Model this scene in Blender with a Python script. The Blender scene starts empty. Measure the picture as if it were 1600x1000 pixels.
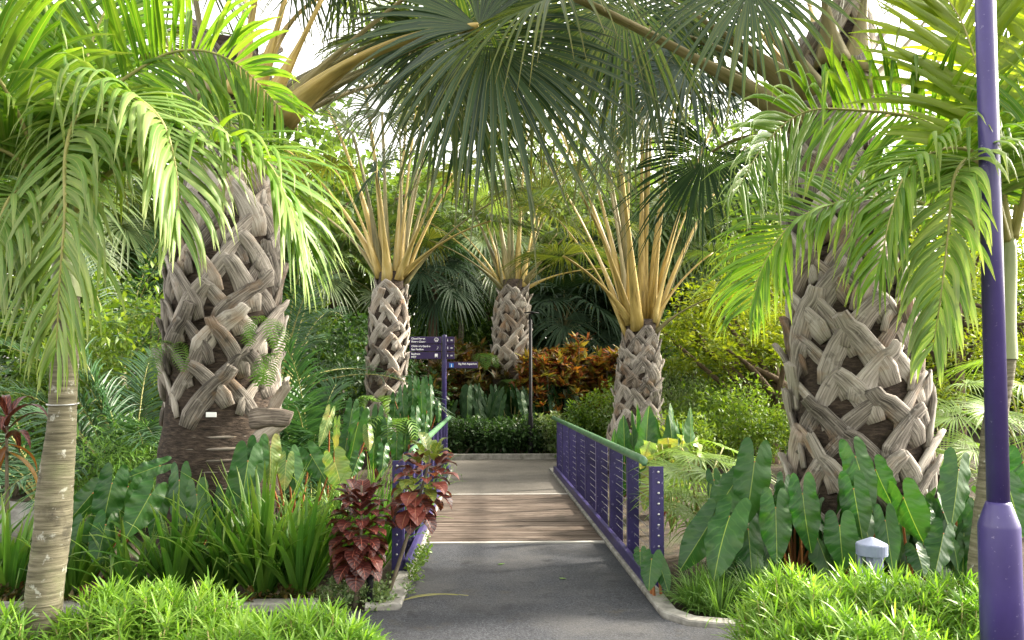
import bpy, math, random
import numpy as np
from mathutils import Vector, Matrix, Quaternion

SC = bpy.context.scene
COL = SC.collection
R = random.Random(11)
NR = np.random.default_rng(5)
V = Vector
rad = math.radians
U = R.uniform

# ------------------------------------------------------------------ camera
CAM_H = 1.6
F_PX = 1200.0
YAW = math.atan((800 - 757) / F_PX)
CY = 552.0  # row of the lens axis (slight vertical shift)
PITCH = math.atan((602 - CY) / F_PX)
EYE = V((0, 0, CAM_H))
FW = V((math.sin(YAW) * math.cos(PITCH), math.cos(YAW) * math.cos(PITCH), math.sin(PITCH)))
RT = V((math.cos(YAW), -math.sin(YAW), 0))
UP = RT.cross(FW)


def W(px, py, Y):
    """world point seen at photo pixel (px, py) whose world y is Y"""
    d = FW + RT * ((px - 800) / F_PX) - UP * ((py - CY) / F_PX)
    return EYE + d * (Y / d.y)


def GX(px, Y):
    return W(px, 602, Y).x


cam_d = bpy.data.cameras.new("camera")
cam = bpy.data.objects.new("camera", cam_d)
COL.objects.link(cam)
cam.location = EYE
cam.rotation_euler = FW.to_track_quat('-Z', 'Y').to_euler()
cam_d.sensor_width = 36
cam_d.lens = F_PX / 1600 * 36
cam_d.shift_y = (CY - 500) / 1600
cam_d.clip_end = 500
SC.camera = cam

# ------------------------------------------------------------------ materials
def new_mat(name):
    m = bpy.data.materials.new(name)
    m.use_nodes = True
    nt = m.node_tree
    nt.nodes.clear()
    return m, nt, nt.nodes.new, nt.links.new


def ramp(N, cols, pos=None):
    r = N('ShaderNodeValToRGB')
    el = r.color_ramp.elements
    n = len(cols)
    while len(el) < n:
        el.new(0.5)
    for i, c in enumerate(cols):
        el[i].position = pos[i] if pos else i / max(1, n - 1)
        el[i].color = (*c, 1)
    return r


def math_n(N, L, op, a, b=None):
    n = N('ShaderNodeMath')
    n.operation = op
    for i, x in enumerate((a, b)):
        if x is None:
            continue
        if isinstance(x, (int, float)):
            n.inputs[i].default_value = x
        else:
            L(x, n.inputs[i])
    return n.outputs[0]


def mixc(N, L, fac, a, b, mode='MIX'):
    n = N('ShaderNodeMix')
    n.data_type = 'RGBA'
    n.blend_type = mode
    if isinstance(fac, (int, float)):
        n.inputs[0].default_value = fac
    else:
        L(fac, n.inputs[0])
    for i, x in ((6, a), (7, b)):
        if isinstance(x, tuple):
            n.inputs[i].default_value = (*x, 1)
        else:
            L(x, n.inputs[i])
    return n.outputs[2]


def leaf_mat(name, cols, trans=0.35, rough=0.45, rib=None, rib_w=0.025, veins=0.0, vein_col=None, tcol=(1.25, 1.3, 0.55), spec=0.4, tip=None, nscale=6.0, patch=None):
    m, nt, N, L = new_mat(name)
    geo = N('ShaderNodeNewGeometry')
    oi = N('ShaderNodeObjectInfo')
    tc = N('ShaderNodeTexCoord')
    noi = N('ShaderNodeTexNoise')
    noi.inputs['Scale'].default_value = nscale
    noi.inputs['Detail'].default_value = 3
    L(tc.outputs['Object'], noi.inputs['Vector'])
    a = math_n(N, L, 'MULTIPLY', geo.outputs['Random Per Island'], 0.62)
    b = math_n(N, L, 'MULTIPLY', oi.outputs['Random'], 0.2)
    c = math_n(N, L, 'MULTIPLY', noi.outputs['Fac'], 0.36)
    s = math_n(N, L, 'ADD', math_n(N, L, 'ADD', a, b), c)
    s = math_n(N, L, 'SUBTRACT', s, 0.09)
    rp = ramp(N, cols)
    L(s, rp.inputs['Fac'])
    col = rp.outputs['Color']
    bumpsrc = None
    if rib or veins or tip or patch:
        uv = N('ShaderNodeSeparateXYZ')
        L(tc.outputs['UV'], uv.inputs[0])
        av = math_n(N, L, 'ABSOLUTE', math_n(N, L, 'SUBTRACT', uv.outputs[1], 0.5))
        if patch:
            n2 = N('ShaderNodeTexNoise')
            n2.inputs['Scale'].default_value = patch[1]
            n2.inputs['Detail'].default_value = 4
            L(tc.outputs['Object'], n2.inputs['Vector'])
            r2 = ramp(N, [(0, 0, 0), (1, 1, 1)], [patch[2], patch[2] + 0.12])
            L(n2.outputs['Fac'], r2.inputs['Fac'])
            col = mixc(N, L, r2.outputs['Color'], col, patch[0])
        if veins:
            ph = math_n(N, L, 'ADD', math_n(N, L, 'MULTIPLY', uv.outputs[0], veins), math_n(N, L, 'ADD', math_n(N, L, 'MULTIPLY', av, -veins * 0.35), math_n(N, L, 'MULTIPLY', noi.outputs['Fac'], 2.2)))
            fr = math_n(N, L, 'ABSOLUTE', math_n(N, L, 'SUBTRACT', math_n(N, L, 'FRACT', ph), 0.5))
            bumpsrc = fr
            vr = ramp(N, [(1, 1, 1), (0, 0, 0)], [0.03, 0.13])
            L(fr, vr.inputs['Fac'])
            vf = math_n(N, L, 'MULTIPLY', vr.outputs['Color'], 0.55)
            col = mixc(N, L, vf, col, vein_col or rib)
        if tip:
            tr = ramp(N, [(0, 0, 0), (1, 1, 1)], [0.72, 1.0])
            L(uv.outputs[0], tr.inputs['Fac'])
            col = mixc(N, L, math_n(N, L, 'MULTIPLY', tr.outputs['Color'], 0.6), col, tip)
        if rib:
            rr = ramp(N, [(1, 1, 1), (0, 0, 0)], [rib_w * 0.6, rib_w])
            L(av, rr.inputs['Fac'])
            col = mixc(N, L, rr.outputs['Color'], col, rib)
    p = N('ShaderNodeBsdfPrincipled')
    L(col, p.inputs['Base Color'])
    p.inputs['Roughness'].default_value = rough
    p.inputs['Specular IOR Level'].default_value = spec
    if bumpsrc is not None:
        bp = N('ShaderNodeBump')
        bp.inputs['Strength'].default_value = 0.3
        bp.inputs['Distance'].default_value = 0.01
        L(bumpsrc, bp.inputs['Height'])
        L(bp.outputs[0], p.inputs['Normal'])
    t = N('ShaderNodeBsdfTranslucent')
    L(mixc(N, L, 1.0, col, tcol, 'MULTIPLY'), t.inputs['Color'])
    mx = N('ShaderNodeMixShader')
    mx.inputs[0].default_value = trans
    L(p.outputs[0], mx.inputs[1])
    L(t.outputs[0], mx.inputs[2])
    o = N('ShaderNodeOutputMaterial')
    L(mx.outputs[0], o.inputs[0])
    return m


def surf_mat(name, cols, scale=(5, 5, 5), pos=None, rough=0.8, detail=6, bump=0.3, dist=0.01, coords='Object', extra=None, spec=0.3, metal=0.0, island=0.0, dis=0.0):
    m, nt, N, L = new_mat(name)
    tc = N('ShaderNodeTexCoord')
    mp = N('ShaderNodeMapping')
    mp.inputs['Scale'].default_value = scale
    L(tc.outputs[coords], mp.inputs[0])
    noi = N('ShaderNodeTexNoise')
    noi.inputs['Scale'].default_value = 1
    noi.inputs['Detail'].default_value = detail
    noi.inputs['Roughness'].default_value = 0.62
    noi.inputs['Distortion'].default_value = dis
    L(mp.outputs[0], noi.inputs['Vector'])
    s = noi.outputs['Fac']
    oi = N('ShaderNodeObjectInfo')
    if island:
        s = math_n(N, L, 'ADD', s, math_n(N, L, 'MULTIPLY', math_n(N, L, 'SUBTRACT', oi.outputs['Random'], 0.5), island))
    rp = ramp(N, cols, pos or [0.3 + 0.4 * i / max(1, len(cols) - 1) for i in range(len(cols))])
    L(s, rp.inputs['Fac'])
    col = rp.outputs['Color']
    for (ecol, escale, lo, hi, amt) in (extra or []):
        n2 = N('ShaderNodeTexNoise')
        n2.inputs['Scale'].default_value = escale
        n2.inputs['Detail'].default_value = 6
        n2.inputs['Roughness'].default_value = 0.65
        L(tc.outputs['Object'], n2.inputs['Vector'])
        r2 = ramp(N, [(0, 0, 0), (1, 1, 1)], [lo, hi])
        L(n2.outputs['Fac'], r2.inputs['Fac'])
        col = mixc(N, L, math_n(N, L, 'MULTIPLY', r2.outputs['Color'], amt), col, ecol)
    p = N('ShaderNodeBsdfPrincipled')
    L(col, p.inputs['Base Color'])
    p.inputs['Roughness'].default_value = rough
    p.inputs['Specular IOR Level'].default_value = spec
    p.inputs['Metallic'].default_value = metal
    if bump:
        bp = N('ShaderNodeBump')
        bp.inputs['Strength'].default_value = bump
        bp.inputs['Distance'].default_value = dist
        L(noi.outputs['Fac'], bp.inputs['Height'])
        L(bp.outputs[0], p.inputs['Normal'])
    o = N('ShaderNodeOutputMaterial')
    L(p.outputs[0], o.inputs[0])
    return m


M = {}
M['fan'] = leaf_mat('fan_leaf', [(.010, .028, .014), (.021, .050, .021), (.040, .080, .030), (.090, .130, .06)], trans=.38, rough=.40, spec=.4, tcol=(1.8, 1.55, .5), rib=(.13, .15, .05), rib_w=.05, tip=(.13, .12, .05), nscale=2.5)
M['fan_blue'] = leaf_mat('bluish_fan_leaf', [(.04, .075, .065), (.075, .12, .11), (.12, .17, .16)], trans=.22, rough=.5, rib=(.16, .2, .16), rib_w=.05)
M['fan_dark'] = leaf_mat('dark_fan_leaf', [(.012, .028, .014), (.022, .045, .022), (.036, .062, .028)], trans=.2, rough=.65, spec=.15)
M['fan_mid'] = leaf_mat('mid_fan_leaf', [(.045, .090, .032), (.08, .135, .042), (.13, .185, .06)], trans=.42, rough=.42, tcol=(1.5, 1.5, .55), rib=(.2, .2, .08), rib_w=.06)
M['fan_olive'] = leaf_mat('olive_fan_leaf', [(.022, .045, .014), (.045, .080, .022), (.085, .125, .035), (.15, .17, .06)], trans=.45, rough=.42, spec=.35, tcol=(1.8, 1.55, .45), rib=(.18, .18, .06), rib_w=.06, tip=(.16, .14, .05), nscale=2.5)
M['lime_fan'] = leaf_mat('lime_fan_leaf', [(.12, .22, .03), (.17, .28, .04), (.22, .33, .05)], trans=.45, rough=.45)
M['feather'] = leaf_mat('feather_leaf', [(.042, .115, .012), (.080, .190, .018), (.135, .255, .026), (.21, .31, .05)], trans=.42, rough=.44, rib=(.24, .31, .07), rib_w=.05, tip=(.28, .30, .09), tcol=(1.3, 1.3, .42), nscale=2.5)
M['feather_pale'] = leaf_mat('pale_feather_leaf', [(.075, .165, .03), (.13, .24, .045), (.20, .31, .08), (.30, .37, .15)], trans=.42, rough=.44, rib=(.32, .37, .13), rib_w=.05, tip=(.33, .34, .14), tcol=(1.3, 1.3, .5), nscale=2.5)
M['feather_sunlit'] = leaf_mat('sunlit_feather_leaf', [(.15, .24, .02), (.21, .29, .03), (.26, .33, .04)], trans=.55, rough=.4, tcol=(1.35, 1.3, .4))  # yellower copy of the feather leaf; sun glow through fronds put into its colour
M['areca'] = leaf_mat('dark_feather_leaf', [(.02, .06, .025), (.035, .09, .035), (.06, .12, .045)], trans=.3, rough=.4)
M['strap'] = leaf_mat('strap_leaf', [(.035, .11, .014), (.055, .155, .02), (.095, .205, .026), (.19, .28, .05)], trans=.38, rough=.36, rib=(.09, .2, .035), rib_w=.05, tip=(.22, .26, .06))
M['philo'] = leaf_mat('paddle_leaf', [(.008, .050, .009), (.017, .075, .013), (.034, .106, .019), (.080, .155, .03)], trans=.28, rough=.36, rib=(.17, .25, .05), rib_w=.015, veins=9, vein_col=(.045, .12, .025), spec=.42, patch=((.034, .095, .016), 9, .52))
M['philo_pale'] = leaf_mat('pale_paddle_leaf', [(.08, .16, .04), (.13, .22, .06), (.22, .29, .09)], trans=.35, rough=.38, rib=(.35, .36, .12), rib_w=.02, veins=12, vein_col=(.3, .34, .12), patch=((.25, .24, .06), 5, .5))
M['lime'] = leaf_mat('narrow_lime_leaf', [(.07, .175, .02), (.135, .275, .03), (.215, .37, .05), (.33, .45, .12)], trans=.45, rough=.42, tcol=(1.25, 1.3, .5))
M['mondo'] = leaf_mat('grassy_leaf', [(.06, .15, .03), (.11, .22, .04), (.18, .29, .07)], trans=.38)
M['croton'] = leaf_mat('maroon_leaf', [(.014, .007, .008), (.034, .010, .010), (.075, .018, .016), (.22, .06, .042)], trans=.2, rough=.3, rib=(.38, .12, .08), rib_w=.024, veins=7, vein_col=(.26, .08, .055), spec=.4, nscale=9)
M['croton_green'] = leaf_mat('green_gold_leaf', [(.03, .09, .02), (.06, .13, .025), (.18, .24, .05), (.32, .32, .08)], trans=.25, rough=.3, rib=(.4, .36, .07), rib_w=.03, veins=7, vein_col=(.36, .34, .07), spec=.5)
M['croton_pink'] = leaf_mat('salmon_leaf', [(.05, .015, .014), (.14, .035, .028), (.28, .08, .06), (.36, .16, .10)], trans=.25, rough=.32, rib=(.45, .2, .13), rib_w=.03, veins=7, vein_col=(.12, .03, .03), spec=.4)
M['croton_hedge'] = leaf_mat('orange_leaf', [(.035, .07, .014), (.13, .03, .016), (.05, .075, .016), (.24, .06, .022), (.05, .02, .012), (.36, .15, .025), (.10, .14, .022), (.32, .25, .035), (.14, .035, .02), (.36, .20, .10)], trans=.34, rough=.35, tcol=(1.25, 1.1, .6), nscale=2)
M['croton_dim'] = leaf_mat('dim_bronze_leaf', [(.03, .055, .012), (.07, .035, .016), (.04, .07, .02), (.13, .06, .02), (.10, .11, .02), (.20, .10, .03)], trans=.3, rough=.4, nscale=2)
M['bush'] = leaf_mat('bush_leaf', [(.030, .080, .012), (.06, .13, .018), (.105, .185, .026), (.17, .235, .05)], trans=.42, rough=.42, tcol=(1.4, 1.3, .45))
M['bush_dark'] = leaf_mat('dark_bush_leaf', [(.015, .045, .014), (.03, .07, .02), (.05, .095, .025)], trans=.3, rough=.4)
M['bush_pale'] = leaf_mat('variegated_leaf', [(.06, .12, .04), (.11, .18, .06), (.2, .26, .12), (.34, .38, .24)], trans=.35, rough=.45)
M['bush_gold'] = leaf_mat('golden_green_leaf', [(.09, .165, .015), (.15, .225, .018), (.22, .285, .025), (.30, .33, .05)], trans=.5, rough=.45, tcol=(1.35, 1.25, .38))
M['bush_lime'] = leaf_mat('lime_bush_leaf', [(.05, .115, .015), (.095, .18, .022), (.155, .245, .035), (.23, .30, .07)], trans=.45, rough=.42, tcol=(1.4, 1.3, .45))
M['tree_leaf'] = leaf_mat('tree_leaf', [(.045, .09, .025), (.075, .135, .034), (.115, .18, .045)], trans=.45, rough=.45, tcol=(1.4, 1.35, .5))
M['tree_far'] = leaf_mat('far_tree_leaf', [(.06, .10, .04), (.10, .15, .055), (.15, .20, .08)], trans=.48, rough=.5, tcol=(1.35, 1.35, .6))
M['fern'] = leaf_mat('fern_leaf', [(.06, .15, .02), (.10, .2, .03), (.15, .24, .05)], trans=.4)

GROUND_SPEC = .12
M['boot'] = surf_mat('leaf_base_wood', [(.045, .038, .033), (.165, .145, .125), (.35, .315, .275), (.50, .46, .41)], scale=(3.2, 34, 1), coords='UV', rough=.8, bump=.9, dist=.012, island=.25, extra=[((.27, .16, .08), 3.3, .55, .68, .5), ((.04, .033, .028), 9, .58, .72, .7), ((.52, .49, .45), 14, .58, .70, .45)])
M['boot_warm'] = surf_mat('tan_leaf_base_wood', [(.06, .046, .037), (.20, .165, .135), (.35, .30, .25), (.46, .40, .34)], scale=(3.2, 30, 1), coords='UV', rough=.82, bump=.9, dist=.012, island=.25, extra=[((.28, .15, .07), 3.0, .52, .66, .55), ((.06, .04, .03), 9, .58, .72, .6)])
M['fibre'] = surf_mat('trunk_fibre', [(.012, .009, .007), (.040, .029, .022), (.085, .063, .047)], scale=(14, 14, 50), rough=.95, bump=.9, dist=.02)
M['ring_trunk'] = surf_mat('ringed_trunk', [(.05, .042, .035), (.13, .112, .095), (.22, .195, .165), (.30, .27, .24)], scale=(2.2, 2.2, 55), rough=.92, bump=1.0, dist=.03, detail=8, extra=[((.045, .035, .028), 4, .52, .68, .7), ((.24, .17, .09), 3, .58, .7, .5)])
M['palm_trunk'] = surf_mat('smooth_palm_trunk', [(.06, .055, .035), (.135, .122, .08), (.22, .20, .145)], scale=(5, 5, 60), rough=.88, bump=.8, dist=.012, extra=[((.46, .47, .42), 15, .60, .66, .65), ((.028, .025, .02), 3.2, .55, .66, .85), ((.15, .17, .08), 5, .5, .7, .45)])
M['crownshaft'] = surf_mat('crownshaft_skin', [(.16, .20, .08), (.24, .28, .13), (.33, .34, .20)], scale=(8, 8, 2), rough=.5, bump=.1)
M['petiole'] = surf_mat('golden_petiole', [(.17, .125, .035), (.37, .265, .075), (.48, .36, .12), (.54, .44, .22)], scale=(2.2, 9, 1), coords='UV', rough=.45, bump=.12, island=.15, extra=[((.19, .19, .06), 1.4, .54, .72, .5)], spec=.4)
M['petiole_olive'] = surf_mat('olive_petiole', [(.08, .075, .03), (.16, .145, .06), (.25, .215, .10), (.33, .28, .16)], scale=(2.2, 9, 1), coords='UV', rough=.5, bump=.12, island=.25, extra=[((.30, .24, .12), 1.2, .5, .7, .5)])
M['petiole_rust'] = surf_mat('rusty_petiole', [(.15, .05, .02), (.30, .11, .04), (.38, .18, .07)], scale=(4, 6, 1), coords='UV', rough=.5, bump=.1)
M['rachis'] = surf_mat('yellow_green_rachis', [(.18, .19, .05), (.28, .27, .09), (.36, .33, .14)], scale=(6, 4, 1), coords='UV', rough=.5, bump=.1)
M['bark'] = surf_mat('brown_bark', [(.045, .03, .02), (.10, .07, .045), (.18, .135, .09)], scale=(8, 8, 3), rough=.92, bump=.8, dist=.02)
M['twig'] = surf_mat('grey_twig', [(.06, .05, .035), (.14, .115, .08), (.22, .19, .14)], scale=(12, 12, 5), rough=.9, bump=.4)
M['soil'] = surf_mat('dark_soil', [(.012, .009, .006), (.035, .025, .016), (.07, .052, .032)], scale=(6, 6, 6), rough=.97, bump=.9, dist=.04, detail=10, extra=[((.16, .10, .05), 20, .60, .66, .7), ((.035, .06, .015), 1.6, .5, .65, .5)])
M['asphalt'] = surf_mat('asphalt_surface', [(.022, .024, .030), (.046, .049, .057), (.080, .083, .093)], scale=(85, 85, 85), pos=[.34, .5, .66], rough=.82, bump=.7, dist=.007, detail=8, extra=[((.085, .083, .082), 1.1, .46, .66, .55), ((.024, .025, .029), .7, .50, .64, .7), ((.15, .14, .12), 60, .64, .68, .6), ((.020, .021, .024), 4.5, .58, .68, .6), ((.07, .06, .042), 2.6, .60, .72, .45)], spec=GROUND_SPEC)
M['paving'] = surf_mat('pale_paving', [(.085, .078, .07), (.125, .115, .102), (.165, .152, .135)], scale=(40, 40, 40), rough=.85, bump=.4, dist=.005, detail=8, extra=[((.07, .064, .056), 1.2, .5, .68, .6)], spec=GROUND_SPEC)
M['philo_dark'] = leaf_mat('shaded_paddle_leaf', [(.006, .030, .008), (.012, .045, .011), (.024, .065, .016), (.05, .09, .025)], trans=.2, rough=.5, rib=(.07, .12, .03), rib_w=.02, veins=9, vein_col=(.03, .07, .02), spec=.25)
M['concrete'] = surf_mat('pale_kerb_concrete', [(.14, .135, .12), (.25, .24, .22), (.36, .35, .32)], scale=(9, 9, 9), rough=.9, bump=.4, dist=.006, detail=8, extra=[((.09, .085, .06), 4, .55, .68, .7)])
M['deck'] = surf_mat('weathered_plank', [(.034, .025, .019), (.080, .061, .049), (.130, .103, .086), (.185, .156, .136)], scale=(1.3, 22, 22), rough=.85, bump=.5, dist=.006, detail=8, extra=[((.04, .032, .026), 2.2, .46, .64, .65)], spec=GROUND_SPEC)
M['strip'] = surf_mat('metal_strip', [(.30, .29, .27), (.42, .41, .39)], scale=(6, 6, 6), rough=.55, bump=.1)
M['purple'] = surf_mat('purple_paint', [(.036, .025, .125), (.047, .034, .155), (.06, .045, .185)], scale=(4, 4, 2), rough=.36, bump=.05, spec=.5, extra=[((.22, .20, .34), 38, .645, .68, .6), ((.026, .02, .08), 2.3, .55, .7, .45)])
M['purple_rail'] = surf_mat('deep_purple_paint', [(.018, .013, .070), (.028, .021, .096), (.040, .031, .125)], scale=(5, 5, 3), rough=.42, bump=.08, spec=.45, extra=[((.26, .24, .36), 26, .62, .67, .6), ((.012, .009, .038), 3.2, .52, .68, .6)])
M['green_rail'] = surf_mat('green_paint', [(.035, .105, .045), (.052, .14, .06), (.085, .19, .09)], scale=(6, 6, 6), rough=.42, bump=.06, spec=.5, extra=[((.15, .19, .12), 9, .52, .66, .5)])
M['steel'] = surf_mat('steel', [(.45, .45, .46), (.6, .6, .62)], scale=(20, 20, 20), rough=.35, bump=0, metal=.9)
M['cable'] = surf_mat('dull_steel_cable', [(.16, .16, .18), (.24, .24, .26)], scale=(20, 20, 20), rough=.6, bump=0, metal=.3)
M['grey_paint'] = surf_mat('blue_grey_paint', [(.15, .18, .27), (.19, .22, .32), (.24, .27, .37)], scale=(6, 6, 6), rough=.5, bump=.05, extra=[((.36, .38, .42), 22, .64, .7, .4)])
M['black'] = surf_mat('black_paint', [(.010, .010, .012), (.016, .016, .018)], scale=(9, 9, 9), rough=.6, bump=.05, spec=.15)
M['sign'] = surf_mat('sign_panel', [(.022, .012, .055), (.032, .018, .075)], scale=(3, 3, 3), rough=.45, bump=0)
M['white'] = surf_mat('white_print', [(.74, .74, .76), (.8, .8, .8)], scale=(3, 3, 3), rough=.6, bump=0)
M['blue'] = surf_mat('blue_print', [(.03, .14, .45), (.04, .16, .5)], scale=(3, 3, 3), rough=.6, bump=0)
M['rock'] = surf_mat('pale_rock', [(.13, .12, .11), (.26, .25, .23), (.40, .39, .37)], scale=(5, 5, 5), rough=.92, bump=.9, dist=.04, detail=9)
M['wire'] = surf_mat('galvanised_wire', [(.4, .4, .4), (.5, .5, .5)], scale=(9, 9, 9), rough=.4, bump=0, metal=.6)


# ------------------------------------------------------------------ object helpers
def tag(o, label, cat, group=None, kind=None):
    if label:
        o['label'] = label
    if cat:
        o['category'] = cat
    if group:
        o['group'] = group
    if kind:
        o['kind'] = kind
    return o


def thing(name, label, cat, loc=(0, 0, 0), rz=0, group=None):
    o = bpy.data.objects.new(name, None)
    COL.objects.link(o)
    o.location = loc
    o.rotation_euler = (0, 0, rz)
    o.empty_display_size = .2
    return tag(o, label, cat, group)


class MB:
    def __init__(s):
        s.v, s.f, s.uv = [], [], []

    def add(s, vs, fs, uvs=None):
        k = len(s.v)
        s.v.extend(vs)
        s.f.extend([tuple(i + k for i in f) for f in fs])
        s.uv.extend(uvs if uvs else [(0, .5)] * len(vs))

    def grid(s, rows, uvrows, close=False):
        """rows: list of equally long lists of points"""
        k = len(s.v)
        n = len(rows[0])
        for r_, u_ in zip(rows, uvrows):
            s.v.extend(r_)
            s.uv.extend(u_)
        for i in range(len(rows) - 1):
            for j in range(n if close else n - 1):
                a = k + i * n + j
                b = k + i * n + (j + 1) % n
                s.f.append((a, b, b + n, a + n))

    def blade(s, pts, hw, side, fold=0.25, flat=False):
        rows, uvs = [], []
        n = len(pts)
        for i, p in enumerate(pts):
            t = (pts[min(i + 1, n - 1)] - pts[max(i - 1, 0)])
            sd = side - t * (side.dot(t) / max(t.length_squared, 1e-9))
            if sd.length < 1e-4:
                sd = t.orthogonal()
            sd.normalize()
            w = hw[i]
            u = i / (n - 1)
            if flat:
                rows.append([p - sd * w, p + sd * w])
                uvs.append([(u, 0), (u, 1)])
            else:
                nn = sd.cross(t).normalized() * (w * fold)
                rows.append([p - sd * w + nn, p, p + sd * w + nn])
                uvs.append([(u, 0), (u, .5), (u, 1)])
        s.grid(rows, uvs)

    def tube(s, pts, rads, n=8, flat=1.0, ref=V((0, 0, 1)), cap=True, jag=0.0, uscale=1.0):
        """flat: thickness across ref relative to width"""
        rows, uvs = [], []
        m = len(pts)
        k0 = len(s.v)
        acc = 0
        for i, p in enumerate(pts):
            t = (pts[min(i + 1, m - 1)] - pts[max(i - 1, 0)]).normalized()
            rf = ref[i] if isinstance(ref, list) else ref
            nn = rf - t * rf.dot(t)
            if nn.length < 1e-3:
                nn = t.orthogonal()
            nn.normalize()
            b = t.cross(nn)
            if i:
                acc += (pts[i] - pts[i - 1]).length
            row, uvr = [], []
            for j in range(n):
                a = 2 * math.pi * j / n
                q = p + b * (math.cos(a) * rads[i]) + nn * (math.sin(a) * rads[i] * flat)
                if jag and i == m - 1:
                    q = q + t * U(-jag, jag)
                row.append(q)
                uvr.append((acc * uscale, j / n))
            rows.append(row)
            uvs.append(uvr)
        s.grid(rows, uvs, close=True)
        if cap:
            s.f.append(tuple(range(k0, k0 + n))[::-1])
            e = k0 + (m - 1) * n
            s.f.append(tuple(range(e, e + n)))

    def box(s, c, sx, sy, sz, bev=0.0, rz=0.0):
        """box with chamfered vertical and horizontal edges"""
        c = V(c)
        b = min(bev, sx * .45, sy * .45, sz * .45)
        ca, sa = math.cos(rz), math.sin(rz)

        def ring(z, ins):
            x, y = sx / 2 - ins, sy / 2 - ins
            k = b
            pts = [(-x + k, -y), (x - k, -y), (x, -y + k), (x, y - k), (x - k, y), (-x + k, y), (-x, y - k), (-x, -y + k)] if b > 0 else [(-x, -y), (x, -y), (x, y), (-x, y)]
            return [c + V((ca * px - sa * py, sa * px + ca * py, z)) for px, py in pts]
        rs = [ring(-sz / 2, b), ring(-sz / 2 + b, 0), ring(sz / 2 - b, 0), ring(sz / 2, b)] if b > 0 else [ring(-sz / 2, 0), ring(sz / 2, 0)]
        n = len(rs[0])
        k0 = len(s.v)
        s.grid(rs, [[(0, .5)] * n] * len(rs), close=True)
        s.f.append(tuple(range(k0, k0 + n))[::-1])
        e = k0 + (len(rs) - 1) * n
        s.f.append(tuple(range(e, e + n)))

    def lathe(s, c, prof, n=20, wob=0.0):
        rows, uvs = [], []
        c = V(c)
        for r_, z in prof:
            rows.append([c + V((math.cos(a) * r_, math.sin(a) * r_, z)) for a in [2 * math.pi * j / n for j in range(n)]])
            uvs.append([(z, j / n) for j in range(n)])
        k0 = len(s.v)
        s.grid(rows, uvs, close=True)
        s.f.append(tuple(range(k0, k0 + n))[::-1])
        e = k0 + (len(rows) - 1) * n
        s.f.append(tuple(range(e, e + n)))

    def build(s, name, mat, parent=None, smooth=True, label=None):
        off = parent.matrix_basis.translation if parent is not None else V((0, 0, 0))
        pp = parent.parent if parent is not None else None
        if pp is not None:
            off = off + pp.matrix_basis.translation
        me = bpy.data.meshes.new(name)
        if off.length:
            vs = [(p[0] - off.x, p[1] - off.y, p[2] - off.z) for p in s.v]
        else:
            vs = [tuple(p) for p in s.v]
        me.from_pydata(vs, [], s.f)
        finish_mesh(me, np.array(s.uv, dtype=np.float32), mat, smooth)
        return link(name, me, parent, label)


def finish_mesh(me, uv, mat, smooth=True):
    if len(uv):
        lay = me.uv_layers.new(name='UVMap')
        idx = np.empty(len(me.loops), dtype=np.int32)
        me.loops.foreach_get('vertex_index', idx)
        lay.data.foreach_set('uv', uv[idx].ravel())
    if smooth:
        me.polygons.foreach_set('use_smooth', np.ones(len(me.polygons), dtype=bool))
    me.materials.append(mat)
    me.update()


def link(name, me, parent=None, label=None):
    o = bpy.data.objects.new(name, me)
    COL.objects.link(o)
    if parent is not None:
        o.parent = parent
    if label:
        o['label'] = label
    return o


def struct(name, mb, mat, smooth=False):
    o = mb.build(name, mat, None, smooth)
    o['kind'] = 'structure'
    return o


def kids(o):
    return [c for c in bpy.data.objects if c.parent == o]


def copy_tree(root, loc, rz=0.0, sc=1.0, label=None, group=None):
    def rec(o, par):
        c = o.copy()
        COL.objects.link(c)
        if par is not None:
            c.parent = par
        for ch in tree_of[o.name]:
            rec(ch, c)
        return c
    tree_of = {}

    def scan(o):
        tree_of[o.name] = list(o.children)
        for ch in o.children:
            scan(ch)
    scan(root)
    r = rec(root, None)
    r.location = loc
    r.rotation_euler = (0, 0, rz)
    r.scale = (sc, sc, sc)
    if label:
        r['label'] = label
    if group:
        r['group'] = group
    return r


def bez(a, b, c, n):
    return [a * ((1 - t) ** 2) + b * (2 * t * (1 - t)) + c * (t * t) for t in [i / (n - 1) for i in range(n)]]


def catmull(P, n):
    P = [P[0] * 2 - P[1]] + P + [P[-1] * 2 - P[-2]]
    segs = len(P) - 3
    out = []
    for i in range(n):
        x = i / (n - 1) * segs
        k = min(int(x), segs - 1)
        t = x - k
        a, b, c, d = P[k:k + 4]
        out.append((b * 2 + (c - a) * t + (a * 2 - b * 5 + c * 4 - d) * t * t + (b * 3 - a - c * 3 + d) * t ** 3) * .5)
    return out


def resample(pts, n):
    L_ = [0]
    for i in range(1, len(pts)):
        L_.append(L_[-1] + (pts[i] - pts[i - 1]).length)
    out, k = [], 0
    for i in range(n):
        s_ = L_[-1] * i / (n - 1)
        while k < len(pts) - 2 and L_[k + 1] < s_:
            k += 1
        t = (s_ - L_[k]) / max(1e-6, L_[k + 1] - L_[k])
        out.append(pts[k].lerp(pts[k + 1], min(1, max(0, t))))
    return out


def grow(p, d, length, n, g, kink=None, wob=0.0):
    pts = [p.copy()]
    d = d.normalized()
    st = length / (n - 1)
    for i in range(1, n):
        p = p + d * st
        pts.append(p.copy())
        gg = g * (i / n) * 2
        d = d + V((U(-wob, wob), U(-wob, wob), -gg + U(-wob, wob)))
        if kink is not None and i == kink:
            d = V((d.x * .25 + U(-.1, .1), d.y * .25 + U(-.1, .1), -1.0))
        d.normalize()
    return pts


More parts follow.
